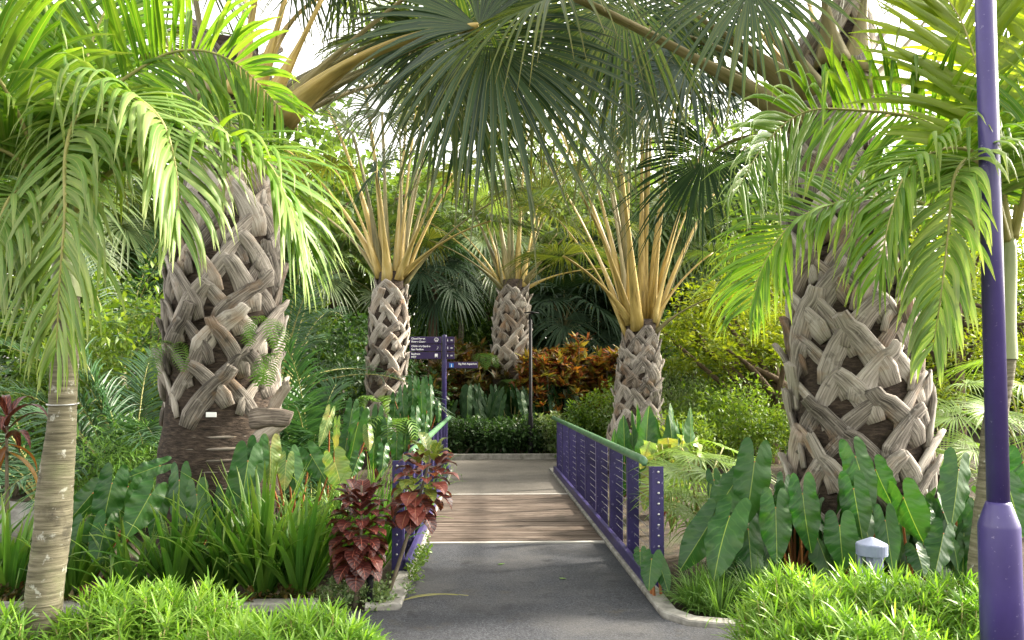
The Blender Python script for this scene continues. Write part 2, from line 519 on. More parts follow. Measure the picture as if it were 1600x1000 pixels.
def rand_unit(up=0.0):
    a = U(0, 2 * math.pi)
    z = U(-1 + up, 1)
    r_ = math.sqrt(max(0, 1 - z * z))
    return V((r_ * math.cos(a), r_ * math.sin(a), z))


# ------------------------------------------------------------------ vegetation generators
def leaf_cloud(centres, per, spread, size, aspect=.4, out=.6, up=.15, flat=1.0, rosette=False, seed=0, droop=0.0):
    """numpy leaf clumps -> (verts, faces, uv): each leaf 6 points folded on its midrib"""
    g = np.random.default_rng(seed)
    C = np.repeat(np.array(centres, dtype=np.float64), per, axis=0)
    n = len(C)
    dirv = g.normal(size=(n, 3))
    dirv /= np.linalg.norm(dirv, axis=1)[:, None]
    if rosette:
        dirv[:, 2] = np.abs(dirv[:, 2]) * .9 + .1
        dirv /= np.linalg.norm(dirv, axis=1)[:, None]
        pos = C + dirv * spread * .15
        ax = dirv
    else:
        rr = g.random(n) ** .5 * spread
        offs = dirv * rr[:, None]
        offs[:, 2] *= flat
        pos = C + offs
        rnd = g.normal(size=(n, 3))
        ax = dirv * out + rnd * (1 - out)
        ax[:, 2] += up
        ax[:, 2] -= droop
        ax[:, 2] *= (flat + .35) / 1.35
    ax /= np.linalg.norm(ax, axis=1)[:, None]
    rnd = g.normal(size=(n, 3)) * .5
    rnd[:, 2] += 1.2
    side = np.cross(ax, rnd)
    side /= np.maximum(np.linalg.norm(side, axis=1), 1e-6)[:, None]
    nrm = np.cross(side, ax)
    L_ = size * (0.65 + .7 * g.random(n))[:, None]
    w = L_ * aspect * .5
    bend = -nrm * L_ * .12
    b0 = pos
    m1 = pos + ax * L_ * .45 - bend * .0
    tip = pos + ax * L_ + bend * 1.6
    l1 = pos + ax * L_ * .38 - side * w + nrm * w * .35
    r1 = pos + ax * L_ * .38 + side * w + nrm * w * .35
    vs = np.stack([b0, l1, m1, r1, tip], axis=1).reshape(-1, 3)
    k = (np.arange(n) * 5)[:, None]
    f1 = k + np.array([0, 1, 2])
    f2 = k + np.array([0, 2, 3])
    f3 = k + np.array([1, 4, 2])
    f4 = k + np.array([2, 4, 3])
    fs = np.stack([f1, f2, f3, f4], axis=1).reshape(-1, 3)
    uv = np.tile(np.array([[0, .5], [.4, 0], [.45, .5], [.4, 1], [1, .5]], dtype=np.float32), (n, 1))
    return vs, fs, uv


def build_np(name, vs, fs, uv, mat, parent=None, off=V((0, 0, 0)), smooth=False):
    me = bpy.data.meshes.new(name)
    n, m = len(vs), len(fs)
    me.vertices.add(n)
    me.vertices.foreach_set('co', (np.asarray(vs) - np.array(off)).astype(np.float32).ravel())
    me.loops.add(m * 3)
    me.loops.foreach_set('vertex_index', fs.astype(np.int32).ravel())
    me.polygons.add(m)
    me.polygons.foreach_set('loop_start', (np.arange(m) * 3).astype(np.int32))
    me.update(calc_edges=True)
    finish_mesh(me, np.asarray(uv, dtype=np.float32), mat, smooth)
    return link(name, me, parent)


def ellipsoid_centres(c, rx, ry, rz, n, inner=.35, seed=0, lumps=5):
    rr = random.Random(seed)
    lump = [(V((rr.gauss(0, 1), rr.gauss(0, 1), rr.gauss(0, .8))).normalized(), rr.uniform(.75, 1.25)) for _ in range(lumps)]
    out = []
    while len(out) < n:
        d = V((rr.gauss(0, 1), rr.gauss(0, 1), rr.gauss(0, 1))).normalized()
        k = 1.0
        for a, s_ in lump:
            k *= 1 + (s_ - 1) * max(0, d.dot(a)) ** 2 * 1.4
        r_ = (inner + (1 - inner) * rr.random() ** .6) * k
        out.append((c[0] + d.x * rx * r_, c[1] + d.y * ry * r_, c[2] + d.z * rz * r_))
    return out


def shrub(name, label, cat, loc, rx, rz, mat, clumps=60, per=40, size=.12, aspect=.4, rosette=False, spread=.18, group=None, ry=None, z0=None, seed=None, part='foliage', stems=5, out=.6, flat=1.0):
    seed = seed if seed is not None else R.randrange(10 ** 6)
    root = thing(name, label, cat, loc, 0, group)
    loc = V(loc)
    zc = (z0 if z0 is not None else rz * .62)
    cs = ellipsoid_centres((0, 0, zc), rx, ry or rx, rz * .55, clumps, .5 if rosette else .3, seed)
    cs = [c for c in cs if c[2] > .02]
    vs, fs, uv = leaf_cloud(cs, per, spread, size, aspect, rosette=rosette, seed=seed, out=out, flat=flat)
    build_np(part, vs, fs, uv, mat, root)
    mb = MB()
    for k in range(stems):
        c = V(cs[(k * 7) % len(cs)])
        p0 = V((U(-.1, .1) * rx, U(-.1, .1) * rx, -.02))
        mb.tube(bez(p0 + loc, loc + V((c.x * .3, c.y * .3, c.z * .6)), loc + c, 6), [.02 * rx + .008] * 3 + [.012] * 3, 5)
    mb.build('stem', M['twig'], root)
    return root


def tree(name, label, base, height, crown_c, crx, crz, mat, clumps=120, per=45, size=.22, aspect=.45, spread=.5, tr=.2, group=None, flat=1.0, seed=None, limbs=12, lean=(0, 0), bark='bark', droop=0.0, cry=None, cat='tree'):
    seed = seed if seed is not None else R.randrange(10 ** 6)
    root = thing(name, label, cat, base, 0, group)
    base = V(base)
    cc = base + V(crown_c)
    cs = ellipsoid_centres(cc, crx, cry or crx, crz, clumps, .35, seed, lumps=8)
    vs, fs, uv = leaf_cloud(cs, per, spread, size, aspect, seed=seed, flat=flat, droop=droop)
    build_np('crown', vs, fs, uv, mat, root, base)
    mb = MB()
    top = base + V((lean[0], lean[1], height))
    path = bez(base - V((0, 0, .1)), base + V((lean[0] * .2, lean[1] * .2, height * .5)), top, 9)
    mb.tube(path, [tr * (1.25 if i == 0 else 1) * (1 - .055 * i) for i in range(9)], 10)
    tr_o = mb.build('trunk', M[bark], root)
    lb = MB()
    for k in range(limbs):
        c = V(cs[(k * 11) % len(cs)])
        p0 = path[4 + k % 5]
        mid = p0.lerp(c, .5) + V((0, 0, .15 * (c - p0).length)) * (1 if k % 2 else -.2)
        lb.tube(bez(p0, mid, c, 7), [tr * .38 * (1 - .13 * i) + .008 for i in range(7)], 6)
    lb.build('limb', M[bark], root)
    return root


def fan_blade(mb, hub, axis, normal, Rr, nseg=64, spread=155, split=.40, droop=.34, cup=.15, jitter=.09, foldv=.42, tipdrop=0.0):
    axis = axis.normalized()
    normal = (normal - axis * normal.dot(axis)).normalized()
    side = axis.cross(normal).normalized()
    dth = 2 * rad(spread) / nseg
    for i in range(nseg):
        th = -rad(spread) + dth * (i + .5)
        d = axis * math.cos(th) + side * math.sin(th)
        ln = Rr * (.72 + .28 * math.cos(th * .62)) * U(1 - jitter, 1 + jitter)
        o = hub + axis * (.14 * Rr * max(0, math.cos(th)))
        sd0 = -axis * math.sin(th) + side * math.cos(th)
        pts, hw = [], []
        dr = droop * .55 * U(.5, 1.4)
        nn = normal * (cup * (abs(math.sin(th)) + .35))
        bend = V((U(-.07, .07), U(-.07, .07), U(-.03, .03)))
        for s_ in (.015, .16, .30, split, .58, .72, .86, 1.0):
            q = o + d * (ln * s_) + nn * (ln * s_ * (1 - .4 * s_)) + bend * ln * s_ * s_
            dd = max(0, s_ - .25)
            q = q - V((0, 0, 1)) * (dr * dd * dd * ln * 1.5) - d * (dr * .35 * dd * dd * ln)
            pts.append(q)
            w = ln * min(s_, split) * math.tan(dth / 2) * 1.04
            if s_ > split:
                w *= max(.06, 1 - ((s_ - split) / (1 - split)) ** 1.25)
            hw.append(w)
        mb.blade(pts, hw, sd0, fold=foldv)


def strip_pet(mb, pts, w0, w1, flat=.45, normal=V((0, 0, 1))):
    n = len(pts)
    rads = [w0 * (1 - min(1, i / (n * .45))) ** 1.5 + w1 * (1.25 - .45 * i / n) for i in range(n)]
    mb.tube(pts, rads, 8, flat=flat, ref=normal, uscale=1.0)


def fan_frond(root, start, ctrl, hub, Rr, mat='fan', pet='petiole', axis=None, normal=None, w0=.09, w1=.028, droop=.4, down=.35, **kw):
    pts = bez(start, ctrl, hub, 14)
    t = (pts[-1] - pts[-2]).normalized()
    ax = V(axis).normalized() if axis is not None else (t + V((0, 0, -down))).normalized()
    if normal is None:
        nrm = V((0, 0, 1)) - ax * ax.z
        nrm = nrm + V((U(-.3, .3), U(-.3, .3), 0)) if nrm.length > .2 else V((-t.x, -t.y, .3))
    else:
        nrm = V(normal)
    mb = MB()
    fan_blade(mb, hub, ax, nrm, Rr, droop=droop, **kw)
    o = mb.build('frond', M[mat], root)
    pm = MB()
    outw = V((start.x - root.location.x, start.y - root.location.y, 0))
    strip_pet(pm, pts, w0, w1, .5, (nrm if outw.length < .01 else outw * -1 + V((0, 0, .6))))
    pm.build('petiole', M[pet], o)
    return o


def boots_on(root, cfn, rfn, z0, z1, n, ang0, size=1.0, mat='boot', stub=1.0):
    """cut leaf bases: each splits into two crossing, curved legs that clasp the trunk"""
    for k in range(n):
        f = k / n
        z = z0 + (z1 - z0) * f + U(-.03, .03)
        a = ang0 + k * 2.39996 + U(-.08, .08)
        mb = MB()
        h = U(.38, .54) * size
        r0 = rfn(z)
        da = .29 * size / r0 * U(.8, 1.25)
        lead = R.choice((-1, 1))
        bulge = U(-.03, .02) * size
        wsc = U(.85, 1.2)
        tilt = U(-.25, .25)
        flare = U(.35, 1.1)
        for sg in (lead, -lead):
            pts, refs, rads = [], [], []
            main = sg == lead
            m = 9 if main else 6
            for i in range(m):
                t = i / 4.5
                tc = min(t, 1)
                aa = a + sg * da * (1 - tc ** 1.25) - (sg * da * .6 * max(0, t - 1)) + tilt * .2 * t
                zz = z + h * (t ** .92) * (.92 if t > 1 else 1) - .08 * size
                off = (.005 if main else -.012) * size + (.05 * tc ** 1.4 + (.21 * max(0, t - 1) ** 1.2 * flare) * stub) * size + bulge * math.sin(math.pi * tc)
                c = cfn(zz)
                rr = rfn(zz) + off
                pts.append(V((c.x + math.cos(aa) * rr, c.y + math.sin(aa) * rr, zz)))
                refs.append(V((math.cos(aa - sg * .35), math.sin(aa - sg * .35), -.15)))
                wv = .098 * size * wsc * (1.22 - .36 * min(1.4, t)) * (1 if main else .85)
                if i == 0:
                    wv *= .7
                rads.append(wv * U(.93, 1.07))
            cut = R.choice((6, 6, 7, 7, 8)) if main else m
            pts, refs, rads = pts[:cut], refs[:cut], rads[:cut]
            e = pts[-1] - pts[-2]
            pts.append(pts[-1] + e * .06)
            refs.append(refs[-1])
            rads.append(rads[-1] * U(.8, 1.0))
            mb.tube(pts, rads, 10, flat=.34, ref=refs, jag=.022 * size, uscale=1.0 / size)
        mb.build('leaf_base', M[mat if R.random() < .86 else 'boot_warm'], root)


def trunk_mesh(cfn, rfn, z0, z1, n=22, seg=20, wob=.03):
    mb = MB()
    rows, uvs = [], []
    for i in range(n + 1):
        z = z0 + (z1 - z0) * i / n
        c = cfn(z)
        r_ = rfn(z)
        row = []
        for j in range(seg):
            a = 2 * math.pi * j / seg
            rr = r_ * (1 + wob * math.sin(3 * a + z * 2) * .5 + U(-wob, wob) * .4)
            row.append(V((c.x + math.cos(a) * rr, c.y + math.sin(a) * rr, z)))
        rows.append(row)
        uvs.append([(z, j / seg) for j in range(seg)])
    mb.grid(rows, uvs, close=True)
    k = len(mb.v) - seg
    mb.f.append(tuple(range(k, k + seg)))
    return mb


def interp(tab):
    def f(z):
        if z <= tab[0][0]:
            return tab[0][1]
        for (a, x), (b, y) in zip(tab, tab[1:]):
            if z <= b:
                t = (z - a) / (b - a)
                t = t * t * (3 - 2 * t)
                return x * (1 - t) + y * t
        return tab[-1][1]
    return f


def pinnate(root, path, n=46, llen=.55, lw=.0198, mat='feather', droop=.42, lift=.35, roll=0.0, kinkp=.34, seg=8, start=.18, rw=.014, asym=(1, 1), spread=(78, 30), wob=.04, rach='rachis', lenfn=None):
    P = resample(catmull(path, 40), 44)
    # parallel-transported frame
    t0 = (P[1] - P[0]).normalized()
    nr = V((0, 0, 1)) - t0 * t0.z
    if nr.length < .1:
        q = P[-1] - P[0]
        nr = V((-q.x, -q.y, 0))
        nr = nr - t0 * nr.dot(t0)
    nr.normalize()
    nr = Quaternion(t0, roll) @ nr
    frames = []
    for i, p in enumerate(P):
        t = (P[min(i + 1, len(P) - 1)] - P[max(0, i - 1)]).normalized()
        if i:
            q = t0.rotation_difference(t)
            nr = q @ nr
        nr = (nr - t * nr.dot(t)).normalized()
        frames.append((p, t, nr.copy()))
        t0 = t
    mb = MB()
    n = int(n * 1.22)
    for k in range(n):
        f = start + (1 - start) * (k + .5 + U(-.35, .35)) / n
        x = f * (len(P) - 1)
        i = min(int(x), len(P) - 2)
        p = P[i].lerp(P[i + 1], x - i)
        _, t, nn = frames[i]
        sd = t.cross(nn)
        g = (f - start) / (1 - start)
        ll = llen * 1.14 * (lenfn(g) if lenfn else (.55 + .45 * math.sin(math.pi * min(1, .18 + g * .75)))) * (1 if g < .8 else 1 - (g - .8) * 1.4)
        a = rad(spread[0] + (spread[1] - spread[0]) * g)
        for sg in (1, -1):
            A = asym[0] if sg > 0 else asym[1]
            if A <= 0:
                continue
            aj = a + R.gauss(0, .10)
            d = sd * (sg * math.sin(aj)) + t * math.cos(aj) + nn * (lift + R.gauss(0, .14))
            L_ = ll * A * U(.88, 1.1)
            kk = R.choice((3, 4, 5, 5, 6)) if R.random() < kinkp else None
            pts = grow(p, d, L_, seg, droop * U(.6, 1.5) / seg * 4, kk, wob)
            w = lw * U(.8, 1.15) * (.75 if g > .85 else 1)
            hw = [w * (.35 + .65 * min(1, 4 * j / (seg - 1))) * max(.04, 1 - (j / (seg - 1)) ** 2.6) for j in range(seg)]
            mb.blade(pts, hw, nn.cross(d).normalized() * 1.0, fold=.45)
    o = mb.build('frond', M[mat], root)
    rm = MB()
    rm.tube(P, [rw * (1.9 - 1.75 * (i / len(P)) ** .6) for i in range(len(P))], 6)
    rm.build('rachis', M[rach], o)
    return o


# paddle leaf (heart-based long leaf) ------------------------------------------------
def paddle(mb, J, T, wid, face, wave=.12, bend=.12, lobes=.38, arch=.25):
    bend *= U(.2, 2.2)
    arch *= U(.4, 1.6)
    wave *= U(.6, 1.4)
    ax = T - J
    L_ = ax.length
    ax.normalize()
    face = (face - ax * face.dot(ax)).normalized()
    sd = ax.cross(face).normalized()
    w0 = wid * .45
    ph = U(0, 6)
    NC = 5
    ys = [-lobes, -lobes * .93, -lobes * .75, -lobes * .45, -lobes * .2, 0.0] if lobes > 0 else [0.0]
    ys += [.06, .14, .22, .3, .38, .46, .54, .62, .7, .78, .85, .91, .96, 1.0]

    def pt(x, y, xm):
        z = -abs(x) / max(wid * .5, 1e-4) * arch * wid * .5
        q = max(0, abs(x) / max(wid * .5, 1e-4))
        z += wave * wid * math.sin(y * 19 + ph + (1.3 if x > 0 else 0)) * q * q
        z += -bend * L_ * (y * y if y > 0 else .4 * y * y) * 1.0
        z += .007 * wid * math.sin(y * 74 + ph) * q
        return J + ax * (y * L_) + sd * x + face * z
    for sg in (-1, 1):
        rows, uvs = [], []
        for y in ys:
            if y < 0:
                s_ = -y / lobes
                e = math.sqrt(max(0.0, 1 - s_ ** 2.4))
                xi, xo = w0 * (.55 - .47 * e), w0 * (.55 + .45 * e)
            else:
                xi = 0
                xo = w0 * (1 + .16 * math.sin(math.pi * min(1, y * 1.25))) * max(0, 1 - y ** 2.3) ** .72
            row, ur = [], []
            for j in range(NC):
                x = xi + (xo - xi) * j / (NC - 1)
                row.append(pt(sg * x, y, xo))
                ur.append(((y + lobes) / (1 + lobes), .5 + sg * .5 * (x / (wid * .52))))
            rows.append(row)
            uvs.append(ur)
        if sg < 0:
            rows = [r_[::-1] for r_ in rows]
            uvs = [u_[::-1] for u_ in uvs]
        mb.grid(rows, uvs)


def paddle_plant(name, label, base, leaves, group=None, mat='philo', pet='petiole_rust', cat='plant'):
    """leaves: (jx, jy, tx, ty, width px, Y[, mat]) in photo pixels, turned into world points here"""
    root = thing(name, label, cat, base, 0, group)
    for lf in leaves:
        jx, jy, tx, ty, wp, Y = lf[:6]
        mt = lf[6] if len(lf) > 6 else mat
        J = W(jx, jy, Y)
        T = W(tx, ty, Y - .10 + U(-.05, .05))
        wid = wp / F_PX * Y
        face = (EYE - J).normalized() * .9 + V((U(-.65, .65), 0, .25 + U(-.15, .4)))
        mb = MB()
        paddle(mb, J, T, wid, face)
        o = mb.build('leaf', M[mt], root)
        pm = MB()
        b = V(base) + V((U(-.06, .06), U(-.04, .04), 0))
        mid = b.lerp(J, .6) + V((0, .12, .12))
        pts = bez(b, mid, J, 9)
        pm.tube(pts, [.013 - .0009 * i for i in range(9)], 6)
        pm.build('petiole', M[pet], o)
    return root


def auto_paddles(base, n, h, L0, wr=.42, lean=.35, Yref=None):
    """random leaves round a root, returned as world J/T pairs"""
    out = []
    for k in range(n):
        a = U(0, 2 * math.pi)
        r_ = U(.1, lean)
        J = V(base) + V((math.cos(a) * r_, math.sin(a) * r_, h * U(.55, 1.0)))
        L_ = L0 * U(.75, 1.15)
        T = J + V((math.cos(a) * L_ * .35, math.sin(a) * L_ * .35, -L_ * U(.7, .95)))
        out.append((J, T, L_ * wr, a))
    return out


def paddle_bush(name, label, base, n, h, L0, group=None, mat='philo', wr=.42, lean=.4, lobes=.38, cat='plant', upright=0.0):
    root = thing(name, label, cat, base, 0, group)
    for J, T, wid, a in auto_paddles(base, n, h, L0, wr, lean):
        if upright:
            T2 = J + (V((math.cos(a), math.sin(a), 0)) * .3 + V((0, 0, 1))) * (T - J).length * upright
            J, T = J - V((0, 0, h * .45)), T2
        mb = MB()
        paddle(mb, J, T, wid, V((math.cos(a), math.sin(a) - .6, .45)), lobes=lobes)
        o = mb.build('leaf', M[mat], root)
        pm = MB()
        pm.tube(bez(V(base), V(base).lerp(J, .6) + V((0, 0, .1)), J, 7), [.011] * 4 + [.008] * 3, 5)
        pm.build('petiole', M['petiole_rust' if mat == 'philo' else 'rachis'], o)
    return root


def strap_mesh(n=60, h=.9, w=.016, splay=.55, g=.35, seg=9, mat='strap', spread=.06):
    mb = MB()
    for k in range(n):
        a = U(0, 2 * math.pi)
        tilt = U(.08, splay) ** 1.0
        d = V((math.cos(a) * math.sin(tilt), math.sin(a) * math.sin(tilt), math.cos(tilt)))
        L_ = h * U(.6, 1.15)
        p = V((math.cos(a) * U(0, spread), math.sin(a) * U(0, spread), -.01))
        kk = R.choice((6, 7)) if R.random() < .12 else None
        pts = grow(p, d, L_, seg, g * U(.3, 1.5) / seg * 4, kk, .015)
        ww = w * U(.7, 1.25)
        hw = [ww * (.7 + .3 * min(1, 3 * j / seg)) * max(.05, 1 - (j / (seg - 1)) ** 2.8) for j in range(seg)]
        mb.blade(pts, hw, V((-math.sin(a + U(-.6, .6)), math.cos(a + U(-.6, .6)), 0)), fold=.5)
    return mb


def lime_bush(label, loc, rx, ry, h, shoots=190, group=None, lsz=.150, mat='lime', lw=.0054):
    root = thing('narrow_leaf_shrub', label, 'shrub', loc, 0, group)
    loc = V(loc)
    vs = MB()
    st = MB()
    for k in range(int(shoots * .85)):
        a = U(0, 2 * math.pi)
        r_ = math.sqrt(U(0, 1))
        x, y = math.cos(a) * r_ * rx, math.sin(a) * r_ * ry
        z = h * (1 - r_ ** 2.6 * .75) * U(.5, 1.06)
        top = loc + V((x, y, z))
        axis = V((x / rx * .5 + U(-.3, .3), y / ry * .5 + U(-.3, .3), 1)).normalized()
        if r_ > .4 or k % 3 == 0:
            st.tube([loc + V((x * .55, y * .55, 0)), loc + V((x * .9, y * .9, z * .55)), top], [.006, .005, .004], 4)
        nl = R.randint(18, 27)
        s1 = axis.orthogonal().normalized()
        s2 = axis.cross(s1)
        for j in range(nl):
            b = j * 2.4 + U(-.3, .3)
            f = j / nl
            el = -.25 + 1.35 * f + U(-.15, .15)
            dr = (s1 * math.cos(b) + s2 * math.sin(b)) * math.cos(el) + axis * math.sin(el)
            p = top - axis * (.11 * (1 - f))
            L_ = lsz * U(.75, 1.2) * (1 - .25 * f)
            pts = grow(p, dr, L_, 4, .18)
            vs.blade(pts, [lw * .5, lw, lw * .85, lw * .12], dr.cross(axis).normalized() if abs(dr.dot(axis)) < .97 else s1, flat=True)
    vs.build('foliage', M[mat], root)
    st.build('stem', M['rachis'], root)
    return root

# ================================================================== SETTING
def sheet(name, poly, z, mat):
    mb = MB()
    mb.add([V((x, y, z)) for x, y in poly], [tuple(range(len(poly)))])
    return struct(name, mb, mat)


g = MB()
nx, ny = 60, 60
rows = []
for j in range(ny + 1):
    y = -6 + 120 * (j / ny) ** 2
    row = []
    for i in range(nx + 1):
        q = (i / nx * 2 - 1)
        x = 90 * q * abs(q) ** 1.0
        z = -.03
        if y > 17.2:
            z += min(1.2, (y - 17.2) * .16)
        if abs(x - .31) > 1.3 and y > 5.4 and y < 18:
            z += .05 + .05 * math.sin(x * 2.1) * math.sin(y * 1.7)
        row.append(V((x, y, z)))
    rows.append(row)
g.grid(rows, [[(0, 0)] * (nx + 1)] * (ny + 1))
struct('ground', g, M['soil'], True)

XL, XR = -0.60, 1.22
YD0, YD1, YE = 7.8, 11.3, 16.6
EL, ER = 5.55, 5.15
# asphalt path: near walk, approach, far approach, far cross walk
sheet('footpath', [(-9, 3.2), (12, 3.2), (12, 4.98), (1.6, 5.04), (1.34, 5.12), (XR, 5.3), (XR, YD0), (XL, YD0), (XL, EL), (-9, EL)], .004, M['asphalt'])
sheet('footpath', [(XL, YD1), (XR, YD1), (XR, 14.6), (1.9, 15.4), (7, 15.9), (7, YE), (-5, YE), (-5, 15.9), (-.9, 15.2), (XL, 14.4)], .004, M['paving'])
# planting beds in the foreground
def bed(poly, n):
    mb = MB()
    k = len(poly)
    mb.add([V((x, y, 0)) for x, y in poly] + [V((x, y, .06)) for x, y in poly], [tuple(range(k, 2 * k))] + [(i, (i + 1) % k, k + (i + 1) % k, k + i) for i in range(k)])
    struct(n, mb, M['soil'])
bed([(-4.5, 3.0), (-.75, 3.0), (-.72, 4.45), (-1.0, 4.75), (-4.5, 4.75)], 'ground_bed')
bed([(1.55, 3.0), (5.5, 3.0), (5.5, 4.85), (1.7, 4.85), (1.5, 4.6)], 'ground_bed')


def kerb(pts, w, h, n='kerb'):
    mb = MB()
    P = [V((x, y, 0)) for x, y in pts]
    rows = []
    for i, p in enumerate(P):
        t = (P[min(i + 1, len(P) - 1)] - P[max(0, i - 1)]).normalized()
        s_ = V((-t.y, t.x, 0)) * (w / 2)
        rows.append([p - s_ + V((0, 0, -.05)), p - s_ + V((0, 0, h - .01)), p - s_ * .85 + V((0, 0, h)), p + s_ * .85 + V((0, 0, h)), p + s_ + V((0, 0, h - .01)), p + s_ + V((0, 0, -.05))])
    mb.grid(rows, [[(0, 0)] * 6] * len(rows))
    mb.f.append((0, 1, 2, 3, 4, 5))
    k = len(mb.v) - 6
    mb.f.append(tuple(range(k, k + 6))[::-1])
    return struct(n, mb, M['concrete'])


kerb([(XR + .07, 14.6), (XR + .07, 11.3), (XR + .07, 7.8), (XR + .07, 6.0), (XR + .07, 5.4), (1.40, 5.20), (1.65, 5.11), (2.2, 5.08), (12, 5.05)], .13, .035)
kerb([(XL - .06, 14.4), (XL - .06, 7.8), (XL - .06, 5.62), (XL - .25, 5.60)], .13, .035)
kerb([(-1.2, 5.62), (-2.5, 5.62), (-9, 5.62)], .13, .06)
kerb([(-5, YE + .08), (-.6, YE + .08), (1.5, YE + .08), (7, YE + .08)], .16, .12)

# boardwalk
dk = MB()
nb = 24
pw = (YD1 - YD0 - .16) / nb
for k in range(nb):
    y = YD0 + .08 + pw * (k + .5)
    dk.box(V(((XL + XR) / 2 + U(-.004, .004), y, .001 + U(-.002, .002))), XR - XL - .01, pw - .012, .03, .004)
bw = thing('boardwalk', 'weathered brown plank boardwalk crossing between the two purple railings', 'boardwalk', ((XL + XR) / 2, (YD0 + YD1) / 2, 0))
dk.build('planking', M['deck'], bw, smooth=False)
for y in (YD0 + .035, YD1 - .035):
    mb = MB()
    mb.box(V(((XL + XR) / 2, y, .004)), XR - XL, .06, .03, .003)
    mb.build('edge_strip', M['strip'], bw, smooth=False)


# ------------------------------------------------------------------ railings
def railing(label, X, y0, n, dy, sgn, ytube):
    root = thing('railing', label, 'railing', (X, y0, 0))
    y1 = y0 + dy * (n - 1)
    for k in range(n):
        y = y0 + k * dy
        mb = MB()
        pw_ = .096 if k < 2 else .125
        mb.box(V((X + sgn * (pw_ / 2 + .002), y, .46)), pw_, .012, 1.0 - (.02 if k else 0), .003)
        mb.box(V((X, y + .03, .46)), .012, .06, .99 - (.02 if k else 0), .003)
        p = mb.build('post', M['purple_rail'], root, smooth=False)
        if k == 0:
            for z in [.17 + .083 * j for j in range(10)]:
                bm_ = MB()
                c = V((X + sgn * .055, y - .006, z))
                bm_.tube([c, c - V((0, .008, 0)), c - V((0, .012, 0))], [.010, .010, .006], 8)
                bm_.build('bolt', M['steel'], p)
    for j in range(10):
        z = .17 + .083 * j
        mb = MB()
        mb.tube([V((X + sgn * .055, y0, z)), V((X + sgn * .055, (y0 + y1) / 2, z - .004)), V((X + sgn * .055, y1, z))], [.0022] * 3, 6)
        mb.build('cable', M['cable'], root)
    mb = MB()
    pts = [V((X - sgn * .02, ytube, .955)), V((X - sgn * .02, ytube + .03, .985))] + [V((X - sgn * .02, ytube + .1 + (y1 + .55 - ytube - .1) * i / 6, .99)) for i in range(7)]
    mb.tube(pts, [.018, .034] + [.036] * 7, 14)
    mb.build('handrail', M['green_rail'], root)
    mb = MB()
    mb.box(V((X - sgn * .035, (y0 + y1) / 2 + .05, .075)), .05, y1 - y0 + .15, .11, .006)
    mb.build('bottom_rail', M['purple_rail'], root, smooth=False)
    return root


railing('purple railing with green handrail in full view on the right of the boardwalk', 1.315, 6.05, 9, .98, 1, 6.2)
railing('purple railing half hidden behind the maroon crotons on the left of the boardwalk', -.685, 6.6, 9, .95, -1, 7.1)

# ------------------------------------------------------------------ purple street pole
pb = W(1563, 900, 3.9)
px_, py_ = pb.x, 3.9
pole = thing('lamp_post', 'tall purple painted post with a thicker base beside the right shrubs', 'post', (px_, py_, 0))
mb = MB()
mb.lathe((px_, py_, 0), [(.098, .02), (.098, .55), (.097, .87), (.094, .89), (.062, .985), (.056, 1.0)], 28)
mb.build('base_sleeve', M['purple'], pole)
mb = MB()
mb.lathe((px_, py_, 0), [(.053, 1.0), (.051, 2.6), (.050, 2.615), (.046, 5.2)], 28)
mb.build('shaft', M['purple'], pole)
mb = MB()
mb.lathe((px_, py_, 0), [(.15, 0), (.15, .02), (.11, .024)], 24)
mb.build('base_plate', M['purple'], pole, smooth=False)

# ------------------------------------------------------------------ bollard light
bc = W(1362, 850, 5.15)
bo = thing('bollard_light', 'low blue grey bollard light with peaked cap behind the right lime shrub', 'bollard light', (bc.x, 5.15, 0))
mb = MB()
zt = bc.z + .01
mb.lathe((bc.x, 5.15, 0), [(.09, 0), (.09, zt - .22), (.085, zt - .215)], 24)
mb.build('body', M['grey_paint'], bo)
mb = MB()
mb.lathe((bc.x, 5.15, 0), [(.086, zt - .085), (.10, zt - .08), (.101, zt - .012), (.096, zt - .005), (.012, zt + .035), (.003, zt + .036)], 28)
mb.build('cap', M['grey_paint'], bo, smooth=False)
mb = MB()
for a in (25, 145, 265):
    c = V((bc.x + .075 * math.cos(rad(a)), 5.15 + .075 * math.sin(rad(a)), zt - .15))
    mb.box(c, .022, .05, .138, .003, rz=rad(a))
mb.build('louvre_fin', M['grey_paint'], bo, smooth=False)
mb = MB()
mb.lathe((bc.x, 5.15, 0), [(.04, zt - .214), (.032, zt - .15), (.04, zt - .086)], 16)
mb.build('lamp', M['grey_paint'], bo)

# small dark garden light post among crotons
c = W(578, 905, 5.7)
gl = thing('garden_spike_light', 'short dark spike light standing below the dense maroon croton', 'garden light', (c.x, 5.7, 0))
mb = MB()
mb.lathe((c.x, 5.7, 0), [(.020, 0), (.020, .12), (.026, .125), (.026, .19), (.022, .195), (.02, .192)], 16)
mb.build('body', M['black'], gl)
mb = MB()
mb.lathe((c.x, 5.7, 0), [(.030, .192), (.032, .21), (.02, .222)], 16)
mb.build('cap', M['black'], gl)

# black lamp post at the far bed
lp = thing('lamp_post', 'slim black lamp post with a flat lamp head at the far planting bed', 'lamp post', (GX(829, 16.9), 16.9, .1))
lx = GX(829, 16.9)
mb = MB()
mb.lathe((lx, 16.9, 0), [(.055, .05), (.055, .9), (.048, .95), (.036, 1.0), (.034, 3.05)], 14)
mb.build('shaft', M['black'], lp)
mb = MB()
mb.tube([V((lx - .02, 16.9, 3.05)), V((lx - .02, 16.88, 3.16)), V((lx + .08, 16.86, 3.2))], [.03, .028, .02], 8)
mb.tube([V((lx - .14, 16.9, 3.2)), V((lx, 16.88, 3.215)), V((lx + .18, 16.86, 3.19))], [.025, .055, .03], 12, flat=.35)
mb.build('lamp_head', M['black'], lp)

